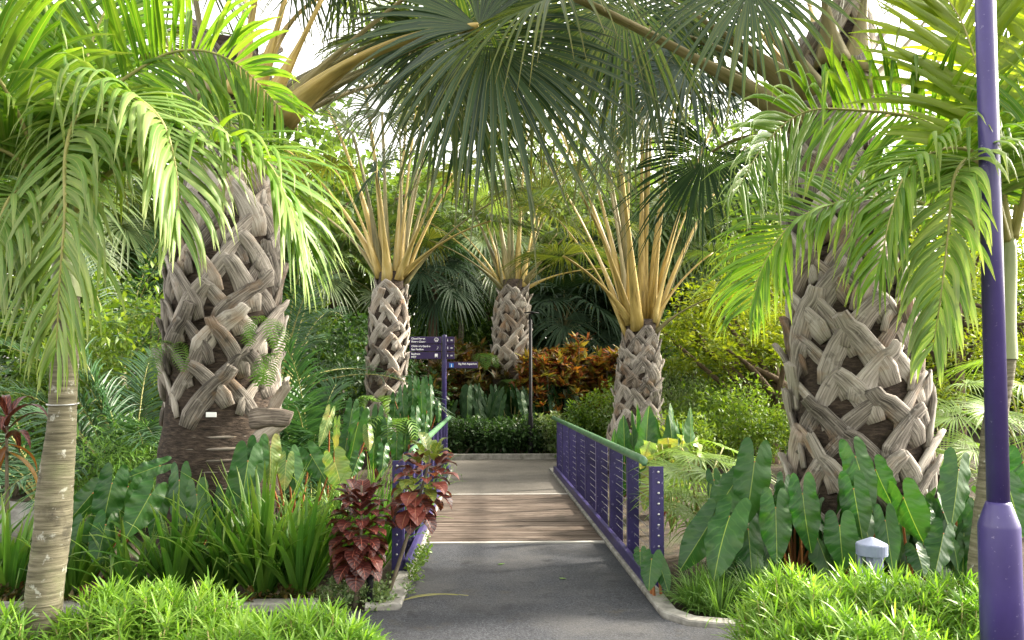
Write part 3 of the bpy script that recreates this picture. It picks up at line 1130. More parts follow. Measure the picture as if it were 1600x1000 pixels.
# ------------------------------------------------------------------ signpost
SY = 14.0
sx = GX(694, SY)
sg_ = thing('signpost', 'purple signpost with stacked dark direction blades behind the left railing', 'signpost', (sx, SY, 0))
mb = MB()
mb.lathe((sx, SY, 0), [(.044, 0), (.044, 2.50), (.04, 2.515), (.01, 2.52)], 18)
mb.build('pole', M['purple_rail'], sg_)


def text(s_, loc, size, parent, mat, align='LEFT', rz=0.0, name='lettering'):
    c = bpy.data.curves.new(name, 'FONT')
    c.body = s_
    c.size = size
    c.align_x = align
    c.extrude = .0015
    c.offset = .0012
    o = bpy.data.objects.new(name, c)
    COL.objects.link(o)
    bpy.context.view_layer.update()
    dg = bpy.context.evaluated_depsgraph_get()
    me = bpy.data.meshes.new_from_object(o.evaluated_get(dg))
    bpy.data.objects.remove(o)
    mtx = Matrix.Rotation(rz, 4, 'Z') @ Matrix.Rotation(math.pi / 2, 4, 'X')
    me.transform(Matrix.Translation(V(loc) - (parent.parent.matrix_basis.translation if parent.parent else V((0, 0, 0)))) @ mtx)
    me.materials.clear()
    me.materials.append(mat)
    return link(name, me, parent)


def pict(mb, kind, c, s_):
    x, y, z = c
    if kind == 'dome':
        for q, k in ((0, 1), (-.35, .6)):
            pts = [V((x + s_ * (math.cos(a) * .5 * k), y, z + s_ * (math.sin(a) * .55 * k + q))) for a in [math.pi * i / 8 for i in range(9)]]
            mb.tube(pts, [s_ * .06] * 9, 5)
            mb.tube([pts[0], pts[-1]], [s_ * .06] * 2, 5)
    if kind == 'leaf':
        pts = [V((x + s_ * (.1 + .35 * math.sin(a)), y, z + s_ * (-.35 + a * .3))) for a in [0, .5, 1, 1.5, 2.2]]
        mb.tube(pts, [s_ * .05] * 5, 5)
    if kind == 'bus':
        mb.box(V((x, y, z + s_ * .1)), s_ * .7, .004, s_ * .7, .0)
        mb.box(V((x - s_ * .24, y, z - s_ * .36)), s_ * .16, .004, s_ * .16, 0)
        mb.box(V((x + s_ * .24, y, z - s_ * .36)), s_ * .16, .004, s_ * .16, 0)
    if kind == 'person':
        mb.tube([V((x, y, z - s_ * .4)), V((x, y, z + s_ * .2))], [s_ * .13] * 2, 6)
        mb.tube([V((x, y - .001, z + s_ * .3)), V((x, y - .001, z + s_ * .5))], [s_ * .11] * 2, 6)
    if kind == 'bars':
        for q in (-.2, .2):
            mb.box(V((x, y, z + q * s_)), s_ * 1.1, .004, s_ * .2, 0)


bladeW, bladeH = .57, .128
blades = [('Cloud Forest', 'Flower Dome', 'dome', 532), ("Children's Garden", 'Sun Pavilion', 'leaf', 546), ('Bayfront', 'MRT', 'bus', 557)]
zs = [W(694, 532, SY).z, W(694, 550, SY).z - .01, W(694, 550, SY).z - .235]
for (a, b, ic, _), z in zip(blades, [zs[0], zs[0] - .139, zs[0] - .278]):
    mb = MB()
    mb.box(V((sx - .05 - bladeW / 2, SY - .07, z)), bladeW, .03, bladeH, .006)
    o = mb.build('sign_blade', M['sign'], sg_, smooth=False)
    x0 = sx - .05 - bladeW + .03
    text(a, (x0, SY - .088, z + .014), .046, o, M['white'])
    text(b, (x0, SY - .088, z - .042), .046, o, M['white'])
    mb = MB()
    pict(mb, ic, (sx - .14, SY - .09, z), .075)
    mb.build('pictogram', M['white'], o, smooth=False)
    mb = MB()
    mb.box(V((sx + .11, SY - .05, z)), .15, .03, bladeH, .006)
    o = mb.build('sign_blade', M['sign'], sg_, smooth=False)
    mb = MB()
    pict(mb, 'bars', (sx + .135, SY - .068, z), .035)
    pict(mb, 'person', (sx + .065, SY - .068, z), .05)
    mb.build('pictogram', M['white'], o, smooth=False)
z = zs[0] - .47
mb = MB()
mb.box(V((sx + .05 + .28, SY - .05, z + .02)), .56, .03, .118, .006)
o = mb.build('sign_blade', M['sign'], sg_, smooth=False)
text('Big Fish Aquarium', (sx + .05 + .545, SY - .068, z + .028), .046, o, M['white'], 'RIGHT')
mb = MB()
mb.box(V((sx + .135, SY - .067, z + .015)), .075, .006, .075, 0)
mb.build('pictogram_panel', M['blue'], o, smooth=False)
mb = MB()
pict(mb, 'person', (sx + .135, SY - .073, z + .01), .06)
mb.build('pictogram', M['white'], o, smooth=False)

# ================================================================== BIG FAN PALMS
def zpx(py, Y):
    return W(800, py, Y).z


def palm_axis(pts):
    """pts: (px, py, Y) -> centre function of z"""
    P = [W(*p) for p in pts]
    P.sort(key=lambda p: p.z)
    fx = interp([(p.z, p.x) for p in P])
    fy = interp([(p.z, p.y) for p in P])
    return lambda z: V((fx(z), fy(z), z))


def qfrond(root, s, c, h, Rr, **kw):
    """start, control, hub given as (px, py, Y)"""
    return fan_frond(root, W(*s), W(*c), W(*h), Rr, **kw)


# --- left big palm
YL = 7.0
cL = palm_axis([(340, 800, YL), (347, 650, YL), (352, 480, YL), (356, 330, YL), (352, 200, YL), (362, 60, YL)])
rL = interp([(0, .52), (1.0, .52), (1.35, .47), (1.7, .46), (2.4, .455), (3.1, .40), (3.7, .30), (4.6, .24)])
pl = thing('fan_palm', 'massive fan palm at left with bare ringed base and golden leaf stalks', 'palm tree', (cL(0).x, cL(0).y, 0), 0, 'fan palms with crossed leaf bases')
trunk_mesh(cL, rL, -.05, 4.7).build('trunk', M['fibre'], pl)
tm = trunk_mesh(cL, lambda z: rL(z) - .02 + .010 * math.sin(z * 78 + 2 * math.sin(z * 9)) + .006 * math.sin(z * 131) - .07 * max(0, (z - 1.22) / .14) ** 2, -.04, 1.36, n=110, seg=44, wob=.010)
tm.build('bare_base', M['ring_trunk'], pl)
boots_on(pl, cL, rL, 1.26, 3.75, 84, .3, .84, stub=1.0)
boots_on(pl, cL, rL, 3.7, 4.4, 10, 1.0, 1.2, stub=1.9)
tg = MB()
tp = W(330, 648, 6.40)
tg.box(tp, .085, .006, .04, .002)
tg.build('plant_tag', M['white'], pl, smooth=False)
# torn leaf bases lying against the ringed base on its right side
for (a, b, c_, w) in [((392, 655, 6.5), (425, 650, 6.45), (452, 655, 6.35), .085), ((400, 690, 6.5), (420, 672, 6.45), (440, 660, 6.4), .07), ((425, 640, 6.6), (438, 615, 6.5), (452, 600, 6.45), .05)]:
    mb = MB()
    mb.tube(bez(W(*a), W(*b), W(*c_), 6), [w * k for k in (1, 1.1, 1, .95, .9, .8)], 8, flat=.4, ref=V((0, -1, .2)), jag=.03)
    mb.build('leaf_base', M['boot_warm'], pl)
LF = [
    ((440, 188, 6.75), (560, 55, 6.6), (748, 42, 6.4), 1.6, dict(axis=(.55, -.15, -.8), normal=(.15, -.95, .3), droop=.55, w0=.10, w1=.062, spread=165)),
    ((432, 180, 6.8), (540, 60, 6.9), (690, -45, 6.9), 1.5, dict(pet='petiole_olive', axis=(.8, .2, -.3), droop=.8, w0=.12)),
    ((410, 175, 6.8), (480, 60, 6.8), (540, -90, 6.7), 1.5, dict(axis=(.3, -.1, .6), w0=.12)),
    ((392, 160, 6.75), (440, 50, 6.7), (470, -120, 6.6), 1.5, dict(w0=.12)),
    ((372, 150, 6.7), (392, 50, 6.6), (420, -150, 6.5), 1.5, dict(w0=.12)),
    ((335, 150, 6.75), (312, 60, 6.7), (290, -110, 6.6), 1.5, dict(w0=.12, pet='petiole_olive')),
    ((320, 165, 6.8), (262, 70, 6.8), (190, -60, 6.9), 1.4, dict(w0=.12, pet='petiole_olive')),
    ((315, 180, 7.0), (200, 90, 7.3), (80, 40, 7.6), 1.4, dict(w0=.11, pet='petiole_olive', droop=.7)),
    ((400, 170, 7.2), (500, 90, 7.9), (610, 60, 8.6), 1.5, dict(droop=.7, w0=.11, pet='petiole_olive')),
    ((360, 140, 7.2), (380, 20, 7.9), (400, -60, 8.8), 1.5, dict(w0=.11)),
]
LF += [
    ((425, 180, 7.0), (540, 60, 7.4), (655, 55, 7.9), 1.2, dict(mat='fan_olive', pet='petiole_olive', axis=(.6, -.1, -.6), normal=(.1, -.85, .5), droop=.25, w0=.10, spread=130)),
    ((430, 190, 7.1), (600, 60, 7.9), (830, 60, 8.8), 1.4, dict(mat='fan_olive', axis=(.3, -.1, -.9), normal=(.1, -.95, .2), droop=.5, w0=.11, pet='petiole_olive', spread=150)),
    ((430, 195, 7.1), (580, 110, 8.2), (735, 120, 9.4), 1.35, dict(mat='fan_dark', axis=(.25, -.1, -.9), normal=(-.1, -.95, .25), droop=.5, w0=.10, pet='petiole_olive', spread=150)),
    ((430, 190, 6.9), (560, 110, 7.3), (690, 60, 7.7), 1.5, dict(normal=(0, -.9, .4), axis=(.5, .1, -.85), droop=.7, w0=.11, pet='petiole_olive')),
    ((400, 150, 6.9), (450, -20, 7.2), (560, -20, 7.6), 1.5, dict(axis=(.5, .1, -.4), droop=.7, w0=.11)),
    ((340, 160, 7.1), (260, 60, 7.8), (230, 60, 8.5), 1.5, dict(droop=.7, w0=.11)),
    ((330, 200, 7.1), (200, 160, 7.6), (130, 200, 8.0), 1.4, dict(droop=.8, w0=.11, pet='petiole_olive')),
]
for s, c, h, Rr, kw in LF:
    qfrond(pl, s, c, h, Rr, **kw)

# --- right big palm
YR = 6.8
cR = palm_axis([(1345, 800, YR), (1342, 650, YR), (1328, 480, YR), (1312, 330, YR), (1292, 200, YR), (1312, 40, YR)])
rR = interp([(0, .56), (.8, .56), (1.4, .53), (2.2, .49), (3.0, .40), (3.6, .31), (4.6, .25)])
pr = thing('fan_palm', 'massive fan palm at right whose grey leaf bases cover the trunk to the ground', 'palm tree', (cR(0).x, cR(0).y, 0), 0, 'fan palms with crossed leaf bases')
trunk_mesh(cR, rR, -.05, 4.9).build('trunk', M['fibre'], pr)
boots_on(pr, cR, rR, .22, 3.8, 92, 1.1, .98, stub=1.0)
boots_on(pr, cR, rR, 3.75, 4.6, 8, .4, 1.25, stub=1.9)
RF = [
    ((1250, 190, 6.5), (1070, 75, 6.4), (880, -12, 6.3), 1.35, dict(mat='fan_olive', pet='petiole_olive', axis=(-.85, -.1, -.5), normal=(-.3, -.5, .8), droop=.75, w0=.11, w1=.05, spread=165)),
    ((1240, 140, 6.6), (1120, 30, 6.7), (985, -25, 6.8), 1.5, dict(pet='petiole_olive', axis=(-.4, .1, -.9), normal=(.1, -.9, .35), droop=.6, w0=.13, w1=.033)),
    ((1270, 150, 6.4), (1220, 40, 6.3), (1175, -40, 6.2), 1.2, dict(axis=(-.2, -.3, -.8), normal=(-.3, -.8, .3), droop=.6, w0=.14, pet='petiole_olive')),
    ((1300, 100, 6.5), (1290, 0, 6.4), (1270, -140, 6.3), 1.5, dict(w0=.14, pet='petiole_olive')),
    ((1335, 110, 6.5), (1352, 10, 6.4), (1365, -140, 6.3), 1.5, dict(w0=.14, pet='petiole_olive')),
    ((1345, 150, 6.6), (1430, 60, 6.7), (1500, -40, 6.8), 1.4, dict(w0=.13, pet='petiole_olive', droop=.5)),
    ((1340, 180, 6.9), (1440, 110, 7.2), (1560, 40, 7.6), 1.4, dict(w0=.12, pet='petiole_olive', droop=.6)),
    ((1240, 200, 6.9), (1165, 95, 7.1), (1088, 97, 7.3), 1.05, dict(mat='fan_blue', pet='petiole_olive', axis=(-.8, -.1, -.5), normal=(-.25, -.9, .42), droop=.5, w0=.10, spread=120, cup=.05)),
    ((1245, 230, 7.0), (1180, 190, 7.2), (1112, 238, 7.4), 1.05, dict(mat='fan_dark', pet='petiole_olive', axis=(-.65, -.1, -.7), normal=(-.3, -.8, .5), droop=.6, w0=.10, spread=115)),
    ((1290, 120, 7.1), (1270, 0, 7.7), (1240, -60, 8.4), 1.5, dict(w0=.12)),
    ((1250, 170, 7.1), (1150, 60, 7.8), (1060, 20, 8.5), 1.4, dict(w0=.12, droop=.7)),
]
RF += [
    ((1250, 150, 6.9), (1130, 60, 7.3), (1010, 45, 7.8), 1.25, dict(mat='fan', pet='petiole_olive', axis=(-.7, -.1, -.5), normal=(-.15, -.9, .4), droop=.25, w0=.10, w1=.04, spread=130)),
    ((1245, 190, 7.1), (1120, 90, 8.0), (985, 60, 9.0), 1.3, dict(mat='fan_olive', axis=(-.25, -.1, -.9), normal=(.1, -.95, .25), droop=.5, w0=.11, pet='petiole_olive', spread=150)),
    ((1250, 120, 6.9), (1180, -10, 7.4), (1100, -10, 7.9), 1.35, dict(mat='fan_dark', axis=(-.3, -.1, -.9), normal=(-.1, -.95, .25), droop=.5, w0=.11, pet='petiole_olive', spread=150)),
    ((1250, 180, 7.0), (1150, 130, 7.6), (1035, 150, 8.1), 1.35, dict(axis=(-.6, .1, -.6), droop=.8, w0=.11, pet='petiole_olive')),
    ((1255, 150, 7.0), (1170, 10, 7.5), (1120, -10, 8.0), 1.5, dict(axis=(-.4, .1, -.6), droop=.7, w0=.11)),
    ((1330, 190, 7.0), (1430, 160, 7.5), (1490, 200, 8.0), 1.3, dict(droop=.8, w0=.10)),
]
for s, c, h, Rr, kw in RF:
    qfrond(pr, s, c, h, Rr, **kw)


# --- middle palms
def mid_palm(label, axis_pts, rtab, Y, zb, zt, nb, size, crown_px, hubs, pet='petiole'):
    c = palm_axis(axis_pts)
    r_ = interp(rtab)
    root = thing('fan_palm', label, 'palm tree', (c(0).x, c(0).y, 0), 0, 'fan palms with crossed leaf bases')
    trunk_mesh(c, r_, -.05, zt + .4, n=14, seg=14).build('trunk', M['fibre'], root)
    boots_on(root, c, r_, zb, zt, nb, U(0, 6), size, mat='boot')
    top = c(zt + .15)
    for h in hubs:
        hx, hy, dY, Rr = h[:4]
        kw = dict(h[4]) if len(h) > 4 else {}
        H = W(hx, hy, Y + dY)
        H.x = top.x + (H.x - top.x) * 1.18
        out = V((H.x - top.x, H.y - top.y, 0))
        dirn = out.normalized() if out.length > .05 else V((0, -1, 0))
        st = top + dirn * (r_(zt) * .8) + V((0, 0, U(-.1, .25)))
        dist = (H - st).length
        ctrl = st.lerp(H, .45) - dirn * (out.length * .05) + V((0, 0, dist * .13))
        kw.setdefault('pet', pet if R.random() < .58 else 'petiole_olive')
        kw.setdefault('droop', U(.5, .9))
        kw.setdefault('down', U(.3, .9))
        kw.setdefault('w0', .085)
        kw.setdefault('w1', .036)
        kw.setdefault('mat', R.choice(('fan', 'fan_olive', 'fan_mid', 'fan_olive')))
        fan_frond(root, st, ctrl, H, Rr, **kw)
    return root


mid_palm('fan palm with golden upright stalks left of the signpost',
         [(592, 740, 15), (603, 600, 15), (608, 500, 15), (614, 400, 15), (618, 330, 15)],
         [(0, .36), (1.5, .34), (2.8, .34), (3.6, .27), (4.3, .16)], 15, .3, 3.4, 74, .80, None,
         [(600, 175, .5, 1.3), (622, 150, 0, 1.3), (645, 165, -.4, 1.3), (662, 190, .8, 1.3), (560, 205, .6, 1.3), (535, 260, .3, 1.2),
          (590, 268, -1.0, 1.0, dict(mat='fan_dark', axis=(.5, -.6, .2), normal=(-.2, -.8, .5), spread=160, droop=.5)), (705, 175, .4, 1.3), (738, 215, 1.0, 1.35), (762, 305, .2, 1.25), (742, 345, -.8, 1.2), (690, 270, -1.2, 1.25),
          (500, 320, .8, 1.2), (640, 100, 1.0, 1.3), (575, 120, 1.2, 1.3), (520, 150, 1.5, 1.3), (690, 110, 1.6, 1.35), (470, 230, 1.3, 1.3)])
mid_palm('fan palm between the signpost and the black lamp post, furthest of the five',
         [(800, 740, 20), (796, 600, 20), (799, 500, 20), (804, 430, 20), (808, 380, 20)],
         [(0, .44), (2.2, .42), (3.4, .42), (4.1, .34), (4.8, .2)], 20, 1.75, 3.95, 60, .92, None,
         [(770, 330, 0, 1.4), (800, 310, .6, 1.4), (835, 320, -.3, 1.4), (860, 365, .4, 1.4), (893, 395, 0, 1.3), (905, 345, -.8, 1.4), (722, 352, .3, 1.4), (690, 375, -.5, 1.35),
          (745, 290, .8, 1.4), (870, 280, 1, 1.4), (790, 260, 1.2, 1.4), (930, 420, .6, 1.25), (660, 330, 1.0, 1.3), (820, 200, 1.5, 1.5), (760, 210, 1.8, 1.5), (880, 220, 2, 1.5), (700, 240, 1.6, 1.4)])
mid_palm('fan palm with a wide flaring foot behind the right railing',
         [(990, 740, 14), (996, 640, 14), (1000, 560, 14), (1002, 500, 14), (1000, 430, 14)],
         [(0, .55), (.7, .48), (1.1, .38), (1.9, .36), (2.6, .28), (3.3, .18)], 14, .15, 2.4, 74, .80, None,
         [(892, 345, .3, 1.25), (922, 300, -.6, 1.25), (955, 270, .5, 1.3), (985, 235, 0, 1.3), (1012, 215, .8, 1.3), (1040, 240, .2, 1.3), (1075, 300, -.4, 1.25), (1095, 395, .5, 1.2), (1110, 460, -.3, 1.1, dict(w1=.03)),
          (900, 400, -.6, 1.2), (870, 250, 1.0, 1.3), (1120, 260, 1.0, 1.3), (1000, 130, 1.2, 1.3), (940, 190, 1.3, 1.3),
          (968, 172, -1.6, .62, dict(mat='fan_blue', axis=(-.5, -.6, .25), normal=(0, 0, 1), spread=150, nseg=52, droop=4.2, cup=.2, split=.5)),
          (1050, 120, 1.2, 1.35), (900, 150, 1.0, 1.3), (850, 120, 1.6, 1.35), (1105, 170, .9, 1.3), (1150, 210, 1.4, 1.3), (1010, 60, 1.8, 1.35), (940, 60, 1.4, 1.35)], pet='petiole')

# ================================================================== FEATHER PALMS IN THE FOREGROUND
def young_palm(label, tab, rtab, Y, ztop, fronds, mat, shaft_top):
    c = palm_axis(tab)
    r_ = interp(rtab)
    root = thing('feather_palm', label, 'palm tree', (c(0).x, c(0).y, 0), 0, 'young feather palms in the foreground')
    trunk_mesh(c, lambda z: r_(z) * (1 + .012 * math.sin(z * 115)), -.05, ztop, n=150, seg=24, wob=.015).build('trunk', M['palm_trunk'], root)
    cs = trunk_mesh(c, lambda z: r_(ztop) * (1.12 - .55 * (z - ztop) / (shaft_top - ztop)), ztop - .02, shaft_top, n=14, seg=18, wob=.01)
    cs.build('crownshaft', M['crownshaft'], root)
    for f in fronds:
        pts, kw = f
        k = dict(kw)
        k.setdefault('mat', mat)
        pinnate(root, [W(*p) for p in pts], **k)
    return root, c


LP = [
    ([(95, 350, 4.4), (128, 235, 4.35), (143, 182, 4.2), (118, 186, 4.0), (102, 245, 3.85), (101, 340, 3.75), (93, 440, 3.75), (88, 545, 3.8)], dict(llen=.52, droop=.55, mat='feather_pale', n=48, lift=.1)),
    ([(95, 345, 4.4), (140, 180, 4.5), (230, 100, 4.5), (300, 78, 4.45), (370, 100, 4.4), (440, 170, 4.4)], dict(llen=.62, droop=.22, roll=.9, lift=.5, kinkp=.12, n=48)),
    ([(100, 350, 4.4), (170, 270, 4.3), (260, 232, 4.2), (340, 222, 4.15), (410, 245, 4.1), (452, 320, 4.1), (472, 400, 4.15)], dict(llen=.60, droop=.5, lift=.25, n=56, roll=.25)),
    ([(95, 340, 4.4), (70, 180, 4.5), (40, 60, 4.5), (-50, -30, 4.5)], dict(llen=.60, droop=.3, n=46)),
    ([(90, 345, 4.4), (30, 250, 4.2), (-60, 230, 4.1), (-150, 320, 4)], dict(llen=.60, droop=.5, n=46)),
    ([(100, 340, 4.4), (150, 190, 4.1), (195, 150, 3.9), (250, 185, 3.72), (275, 265, 3.66), (280, 360, 3.65)], dict(llen=.50, droop=.75, mat='feather_pale', kinkp=.4, n=44)),
    ([(100, 335, 4.45), (120, 150, 4.6), (175, 0, 4.7), (265, -60, 4.8)], dict(llen=.62, droop=.2, n=44)),
    ([(95, 345, 4.5), (60, 280, 4.9), (20, 300, 5.2), (-30, 380, 5.4)], dict(llen=.55, droop=.5, n=40)),
    ([(105, 345, 4.5), (180, 240, 4.9), (270, 185, 5.2), (350, 185, 5.4), (415, 240, 5.5)], dict(llen=.50, droop=.45, n=44)),
    ([(90, 340, 4.4), (20, 160, 4.0), (-60, 60, 3.8), (-150, 60, 3.6)], dict(llen=.62, droop=.4, n=44)),
    ([(95, 352, 4.35), (40, 300, 4.05), (5, 330, 3.9), (-15, 430, 3.85)], dict(llen=.42, droop=.6, n=34, mat='feather_pale')),
]
lpalm, cLP = young_palm('slender feather palm at left with lichen blotched ringed trunk and hanging fronds',
           [(52, 1040, 4.4), (68, 950, 4.4), (84, 800, 4.4), (98, 640, 4.4), (104, 500, 4.4), (98, 330, 4.4)],
           [(0, .110), (.4, .094), (.9, .094), (1.5, .071), (2.6, .065)], 4.4, 2.12, LP, 'feather', 2.62)
zt = W(98, 631, 4.4).z
mb = MB()
mb.tube([cLP(zt) + V((math.cos(a) * .079, math.sin(a) * .079, .006 * math.sin(a))) for a in [2 * math.pi * i / 24 for i in range(25)]], [.004] * 25, 5)
mb.build('tie_wire', M['wire'], lpalm)

RP = [
    ([(1578, 380, 4.6), (1560, 270, 4.5), (1510, 233, 4.35), (1455, 238, 4.2), (1415, 272, 4.1), (1390, 345, 4.05), (1372, 430, 4.05)], dict(llen=.50, droop=.6, n=50, mat='feather', kinkp=.3)),
    ([(1578, 375, 4.6), (1530, 250, 4.9), (1440, 188, 5.1), (1335, 172, 5.2), (1255, 176, 5.2), (1195, 225, 5.2), (1150, 300, 5.2)], dict(llen=.62, droop=.3, roll=-.8, lift=.5, n=54)),
    ([(1578, 380, 4.6), (1480, 330, 5.0), (1380, 308, 5.2), (1290, 322, 5.3), (1235, 352, 5.3), (1195, 410, 5.3), (1172, 480, 5.3)], dict(llen=.62, droop=.45, roll=-.3, lift=.35, n=54)),
    ([(1575, 378, 4.6), (1550, 285, 4.3), (1520, 248, 4.1), (1492, 275, 3.97), (1482, 360, 3.92), (1472, 450, 3.9), (1458, 545, 3.95)], dict(llen=.42, droop=.75, mat='feather_pale', kinkp=.3, n=46)),
    ([(1580, 370, 4.6), (1545, 180, 4.8), (1505, 40, 4.9), (1450, -40, 5.0)], dict(llen=.75, droop=.12, mat='feather_sunlit', lw=.034, n=34, lift=.2, kinkp=.05)),
    ([(1585, 370, 4.6), (1620, 250, 4.4), (1680, 200, 4.3), (1760, 250, 4.2)], dict(llen=.55, droop=.45, n=44)),
    ([(1585, 370, 4.6), (1605, 150, 4.7), (1640, 0, 4.8), (1700, -80, 4.8)], dict(llen=.72, droop=.15, mat='feather_sunlit', lw=.03, n=36)),
    ([(1585, 372, 4.65), (1610, 290, 5.0), (1650, 270, 5.3), (1700, 340, 5.5)], dict(llen=.55, droop=.4, n=40)),
]
rpalm, _ = young_palm('slender feather palm partly hidden behind the tall purple post',
           [(1530, 1060, 4.6), (1540, 900, 4.6), (1552, 700, 4.6), (1570, 540, 4.6), (1577, 380, 4.6)],
           [(0, .12), (.8, .085), (1.6, .062), (2.4, .058)], 4.6, 1.78, RP, 'feather', 2.5)

# ================================================================== BEDS
def c6(x, y):
    return 1040 + x / 3.2, 640 + y / 3.2


def leafs6(L_):
    out = []
    for (jx, jy, tx, ty, w, Y, *m) in L_:
        a, b = c6(jx, jy)
        c, d = c6(tx, ty)
        out.append((a, b, c, d, w / 3.2, Y, *m))
    return out


PG = 'paddle leaf plants in the right bed'
paddle_plant('paddle_leaf_plant', 'dark paddle leaf plant nearest the lime fan palm, its leaves overlapping downward to the left', (GX(1175, 6.0), 6.0, 0), leafs6([
    (445, 258, 405, 575, 185, 5.85), (345, 365, 215, 560, 170, 5.95), (225, 560, 75, 805, 165, 5.8), (320, 535, 215, 835, 205, 5.6), (240, 350, 265, 520, 80, 6.15), (300, 740, 270, 880, 110, 5.9)]), PG)
paddle_plant('paddle_leaf_plant', 'pair of mid height paddle leaves left of the thick palm trunk', (GX(1245, 6.0), 6.0, 0), leafs6([
    (550, 490, 560, 775, 160, 5.7), (600, 430, 580, 640, 120, 5.9), (685, 420, 715, 715, 150, 5.65), (590, 380, 570, 560, 90, 6.05), (470, 790, 500, 900, 90, 5.9)]), PG)
paddle_plant('paddle_leaf_plant', 'tall upright paddle leaf plant directly behind the grey bollard light', (GX(1335, 5.95), 5.95, 0), leafs6([
    (870, 580, 885, 800, 165, 5.5), (940, 395, 985, 650, 150, 5.6), (950, 235, 1040, 510, 150, 5.75), (1050, 300, 1125, 480, 130, 5.8), (1100, 555, 1135, 800, 120, 5.5)]), PG)
paddle_plant('paddle_leaf_plant', 'paddle leaf plant right of the bollard light with small new leaves low down', (GX(1425, 5.95), 5.95, 0), leafs6([
    (1190, 440, 1280, 680, 175, 5.6), (1255, 700, 1300, 820, 110, 5.45), (1390, 620, 1350, 820, 140, 5.5), (1310, 520, 1325, 620, 80, 5.7), (1300, 700, 1320, 830, 80, 5.5)]), PG)
paddle_plant('paddle_leaf_plant', 'paddle leaf plant beside the purple post showing one backlit leaf with a red rib', (GX(1500, 6.0), 6.0, 0), leafs6([
    (1465, 300, 1440, 580, 170, 5.8), (1530, 600, 1500, 800, 90, 5.9), (1450, 660, 1440, 800, 80, 5.9), (1720, 400, 1790, 640, 160, 5.6), (1640, 520, 1700, 760, 150, 5.7), (1790, 260, 1830, 500, 150, 5.9)]), PG)


def c4(x, y):
    return 860 + x / 3.57, 640 + y / 3.57


a = c4(565, 835), c4(540, 1000), c4(500, 790), c4(500, 870)
paddle_plant('paddle_leaf_plant', 'small paddle leaf plant leaning on the nearest post of the right railing', (GX(1022, 5.75), 5.75, 0), [
    (a[0][0], a[0][1], a[1][0], a[1][1], 35, 5.65), (a[2][0], a[2][1], a[3][0], a[3][1], 22, 5.8), (1030, 880, 1045, 925, 26, 5.75)])


def c5(x, y):
    return x / 2, 500 + y / 2


def c5b(x, y):
    return 400 + x / 2, 500 + y / 2


def px2(fn, L_):
    out = []
    for (jx, jy, tx, ty, w, Y, *m) in L_:
        a, b = fn(jx, jy)
        c, d = fn(tx, ty)
        out.append((a, b, c, d, w / 2, Y, *m))
    return out


LG = 'paddle leaf plants in the left bed'
paddle_plant('paddle_leaf_plant', 'dark paddle leaf plant just right of the lichen blotched slender trunk', (GX(150, 6.4), 6.4, 0), px2(c5, [
    (350, 510, 310, 680, 90, 6.0), (470, 545, 395, 680, 95, 5.9), (290, 540, 205, 640, 75, 6.2), (500, 455, 385, 495, 55, 6.3), (250, 660, 200, 800, 65, 5.9), (400, 520, 350, 640, 80, 6.1), (330, 640, 300, 770, 75, 5.9), (500, 560, 470, 690, 60, 6.1)]), LG)
paddle_plant('paddle_leaf_plant', 'upright paddle leaf plant in front of the ringed base of the left trunk', (GX(300, 6.2), 6.2, 0), px2(c5, [
    (560, 500, 555, 660, 75, 6.1), (615, 545, 620, 690, 75, 6.0), (775, 440, 750, 610, 100, 6.1), (700, 560, 690, 690, 60, 6.1)]), LG)
paddle_plant('paddle_leaf_plant', 'paddle leaf plant with pale yellowing leaves right of the left trunk', (GX(460, 6.6), 6.6, 0), px2(c5b, [
    (45, 395, 45, 510, 72, 6.3, 'philo_pale'), (5, 400, 0, 520, 70, 6.2), (110, 430, 130, 540, 62, 6.4), (245, 440, 272, 545, 84, 6.3, 'philo_pale'), (170, 420, 225, 510, 70, 6.6), (95, 440, 85, 530, 50, 6.2, 'philo_pale')]), LG)
paddle_plant('paddle_leaf_plant', 'paddle leaf plant with narrow wavy upright light green leaves beyond the pale leaved one', (GX(510, 7.2), 7.2, 0), px2(c5b, [
    (228, 300, 200, 395, 36, 7.0, 'philo_pale'), (252, 330, 246, 420, 26, 7.0, 'philo_pale'), (320, 320, 288, 450, 62, 7.4), (350, 345, 356, 405, 34, 7.3, 'philo_pale'), (320, 430, 300, 490, 46, 7.0), (285, 370, 270, 450, 50, 7.4)]), LG)
NG = 'long leaved clumps by the left railing'
paddle_plant('paddle_leaf_plant', 'clump of long hanging narrow leaves at the foot of the signpost', (GX(655, 12.3), 12.3, 0), px2(c5b, [
    (515, 225, 520, 355, 34, 12.1), (545, 235, 552, 330, 30, 12.2), (490, 215, 492, 330, 34, 12.2), (458, 235, 462, 330, 32, 12.1), (500, 300, 505, 395, 36, 11.9), (470, 340, 460, 415, 36, 11.9), (570, 270, 575, 320, 24, 12.2), (530, 320, 528, 400, 32, 12.0), (540, 200, 548, 280, 28, 12.4), (435, 255, 430, 340, 34, 12.3), (450, 300, 445, 400, 30, 12.1)]), NG)
paddle_plant('paddle_leaf_plant', 'clump of dark hanging leaves under the left middle palm', (GX(590, 13), 13, 0), px2(c5b, [
    (380, 300, 370, 400, 40, 11.5), (410, 330, 415, 420, 42, 11.3), (440, 380, 436, 470, 40, 11), (370, 390, 360, 470, 44, 10.6), (400, 410, 395, 490, 44, 10.2), (340, 300, 335, 380, 40, 11.8), (300, 280, 285, 380, 44, 11.6)]), NG)
